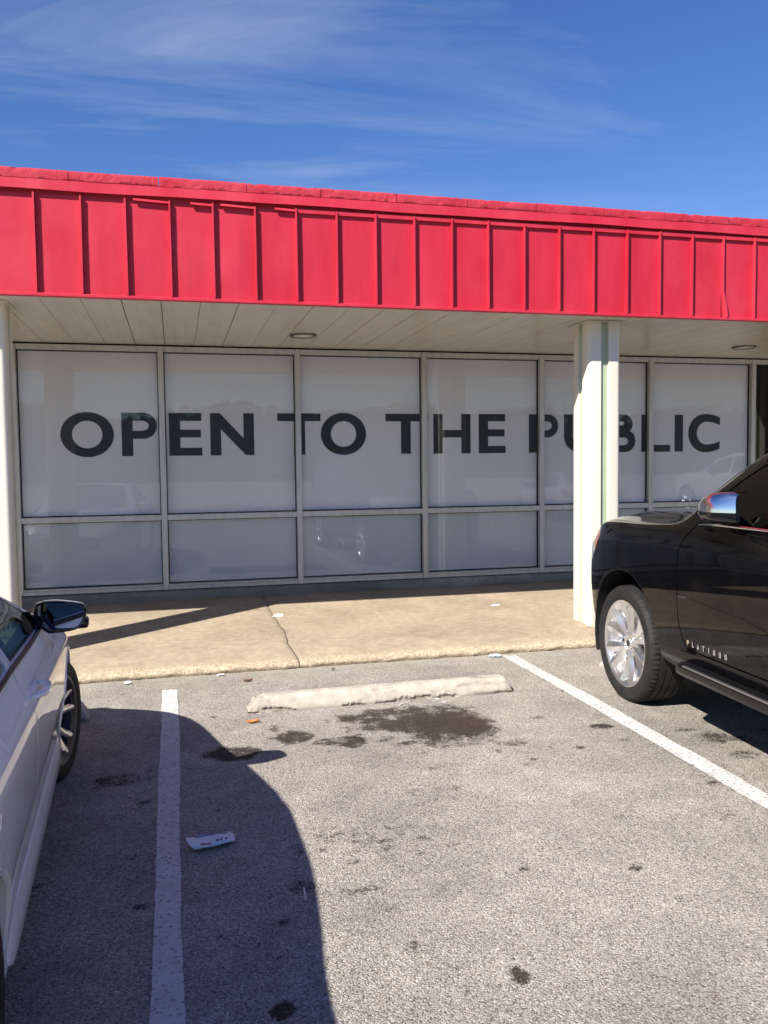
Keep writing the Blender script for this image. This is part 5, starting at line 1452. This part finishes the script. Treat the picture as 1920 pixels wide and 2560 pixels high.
scrap('paper_scrap', (.985, 8.42, .16), .16, R(70), M['tissue'], 'dusty pale scrap caught in the walkway crack', 'paper', 12, .12)
def stick(name, a, b, r, mat, label, cat):
    V, F = tube([a, ((a[0] + b[0]) / 2, (a[1] + b[1]) / 2 + .003, (a[2] + b[2]) / 2), b], r, 8)
    o = mesh_obj(name, V, F, mat, smooth=True, sharp=50)
    tag(o, label, cat, 'litter on the lot')
stick('drinking_straw', (1.48, 5.545, .006), (1.565, 5.60, .006), .0035, M['straw'], 'pale straw lying at the left of the oil stain', 'straw')
stick('drinking_straw', (.449, 3.12, .006), (.456, 3.21, .006), .0035, M['straw'], 'pale straw lying by the edge of the sedan shadow', 'straw')

# ------------------------------------------------------------------ the far side of the lot, behind the viewer: a low wood on the horizon
def far_wood():
    rr = np.random.default_rng(12); V = []; F = []
    for k in range(16000):
        x = rr.uniform(-90, 150); y = -82 + rr.normal(0, 4)
        top = 7.4 + 1.6 * float(vnoise(np.array([x]), np.array([0.0]), 3, 4, .09)[0]) + .7 * math.sin(x * .31)
        z = top * (1 - rr.random() ** 1.7 * .95)
        s = rr.uniform(.3, .6); n = Vector(rr.normal(0, 1, 3)).normalized(); t = n.orthogonal().normalized(); b = n.cross(t)
        q = len(V); c = Vector((x, y, z))
        for a in range(5):
            an = 2 * math.pi * a / 5 + rr.uniform(-.3, .3); V.append(c + (t * math.cos(an) + b * math.sin(an)) * s * rr.uniform(.7, 1.1))
        F.append(tuple(range(q, q + 5)))
    cx = np.arange(-90, 151, 1.5); prev = None          # solid core added to keep sky from showing through the leaves
    for x in cx:
        top = .90 * (7.4 + 1.6 * float(vnoise(np.array([x]), np.array([0.0]), 3, 4, .09)[0]) + .7 * math.sin(x * .31))
        q = len(V); V += [Vector((x, -80.5, 0)), Vector((x, -80.8, top * .7)), Vector((x, -82, top)), Vector((x, -84, top * .7)), Vector((x, -84.5, 0))]
        if prev is not None: F += [(prev + j, prev + j + 1, q + j + 1, q + j) for j in range(4)]
        prev = q
    for x in np.arange(-90, 150, 2.6):
        v, f = tube([(x, -82, 0), (x + .1, -82, 2.0), (x, -82.1, 5.6)], [.2, .15, .06], 6)
        q = len(V); V += v; F += [tuple(i + q for i in w) for w in f]
    o = mesh_obj('far_wood', V, F, simple('dark_foliage', (0.022, 0.032, 0.014), 0.9, var=0.4, vscale=0.3))
    tag(o, 'low dark wood on the far side of the lot, mirrored in the shop glass', 'wood', kind='stuff')
far_wood()

# ------------------------------------------------------------------ cars across the aisle behind the viewer (seen mirrored in the shop glass)
def copy_car(src, loc, rz, paint_from, paint_to, label):
    def cp(o, parent):
        c = o.copy(); COL.objects.link(c); c.parent = parent
        if c.type == 'MESH':
            for s in c.material_slots:
                if s.material == paint_from:
                    s.link = 'OBJECT'; s.material = paint_to
        for ch in [k for k in src_all if k.parent == o]:
            cp(ch, c)
        return c
    src_all = list(src.children_recursive)
    r = cp(src, None); r.location = loc; r.rotation_euler = (0, 0, rz)
    tag(r, label, 'car', 'cars parked across the aisle')
M['silver_paint'] = mat_paint('silver_car_paint', (0.46, 0.47, 0.48), rough=0.3)
M['grey_paint'] = mat_paint('pale_grey_car_paint', (0.62, 0.62, 0.61), rough=0.35)
copy_car(sedan, (11.4, -5.2, 0), R(184), M['white_paint'], M['silver_paint'], 'silver sedan parked across the aisle, mirrored in the shop glass left of the post')
copy_car(suv, (17.6, -5.6, 0), R(178), M['black_paint'], M['grey_paint'], 'pale grey utility vehicle across the aisle, mirrored under the last lettered pane')
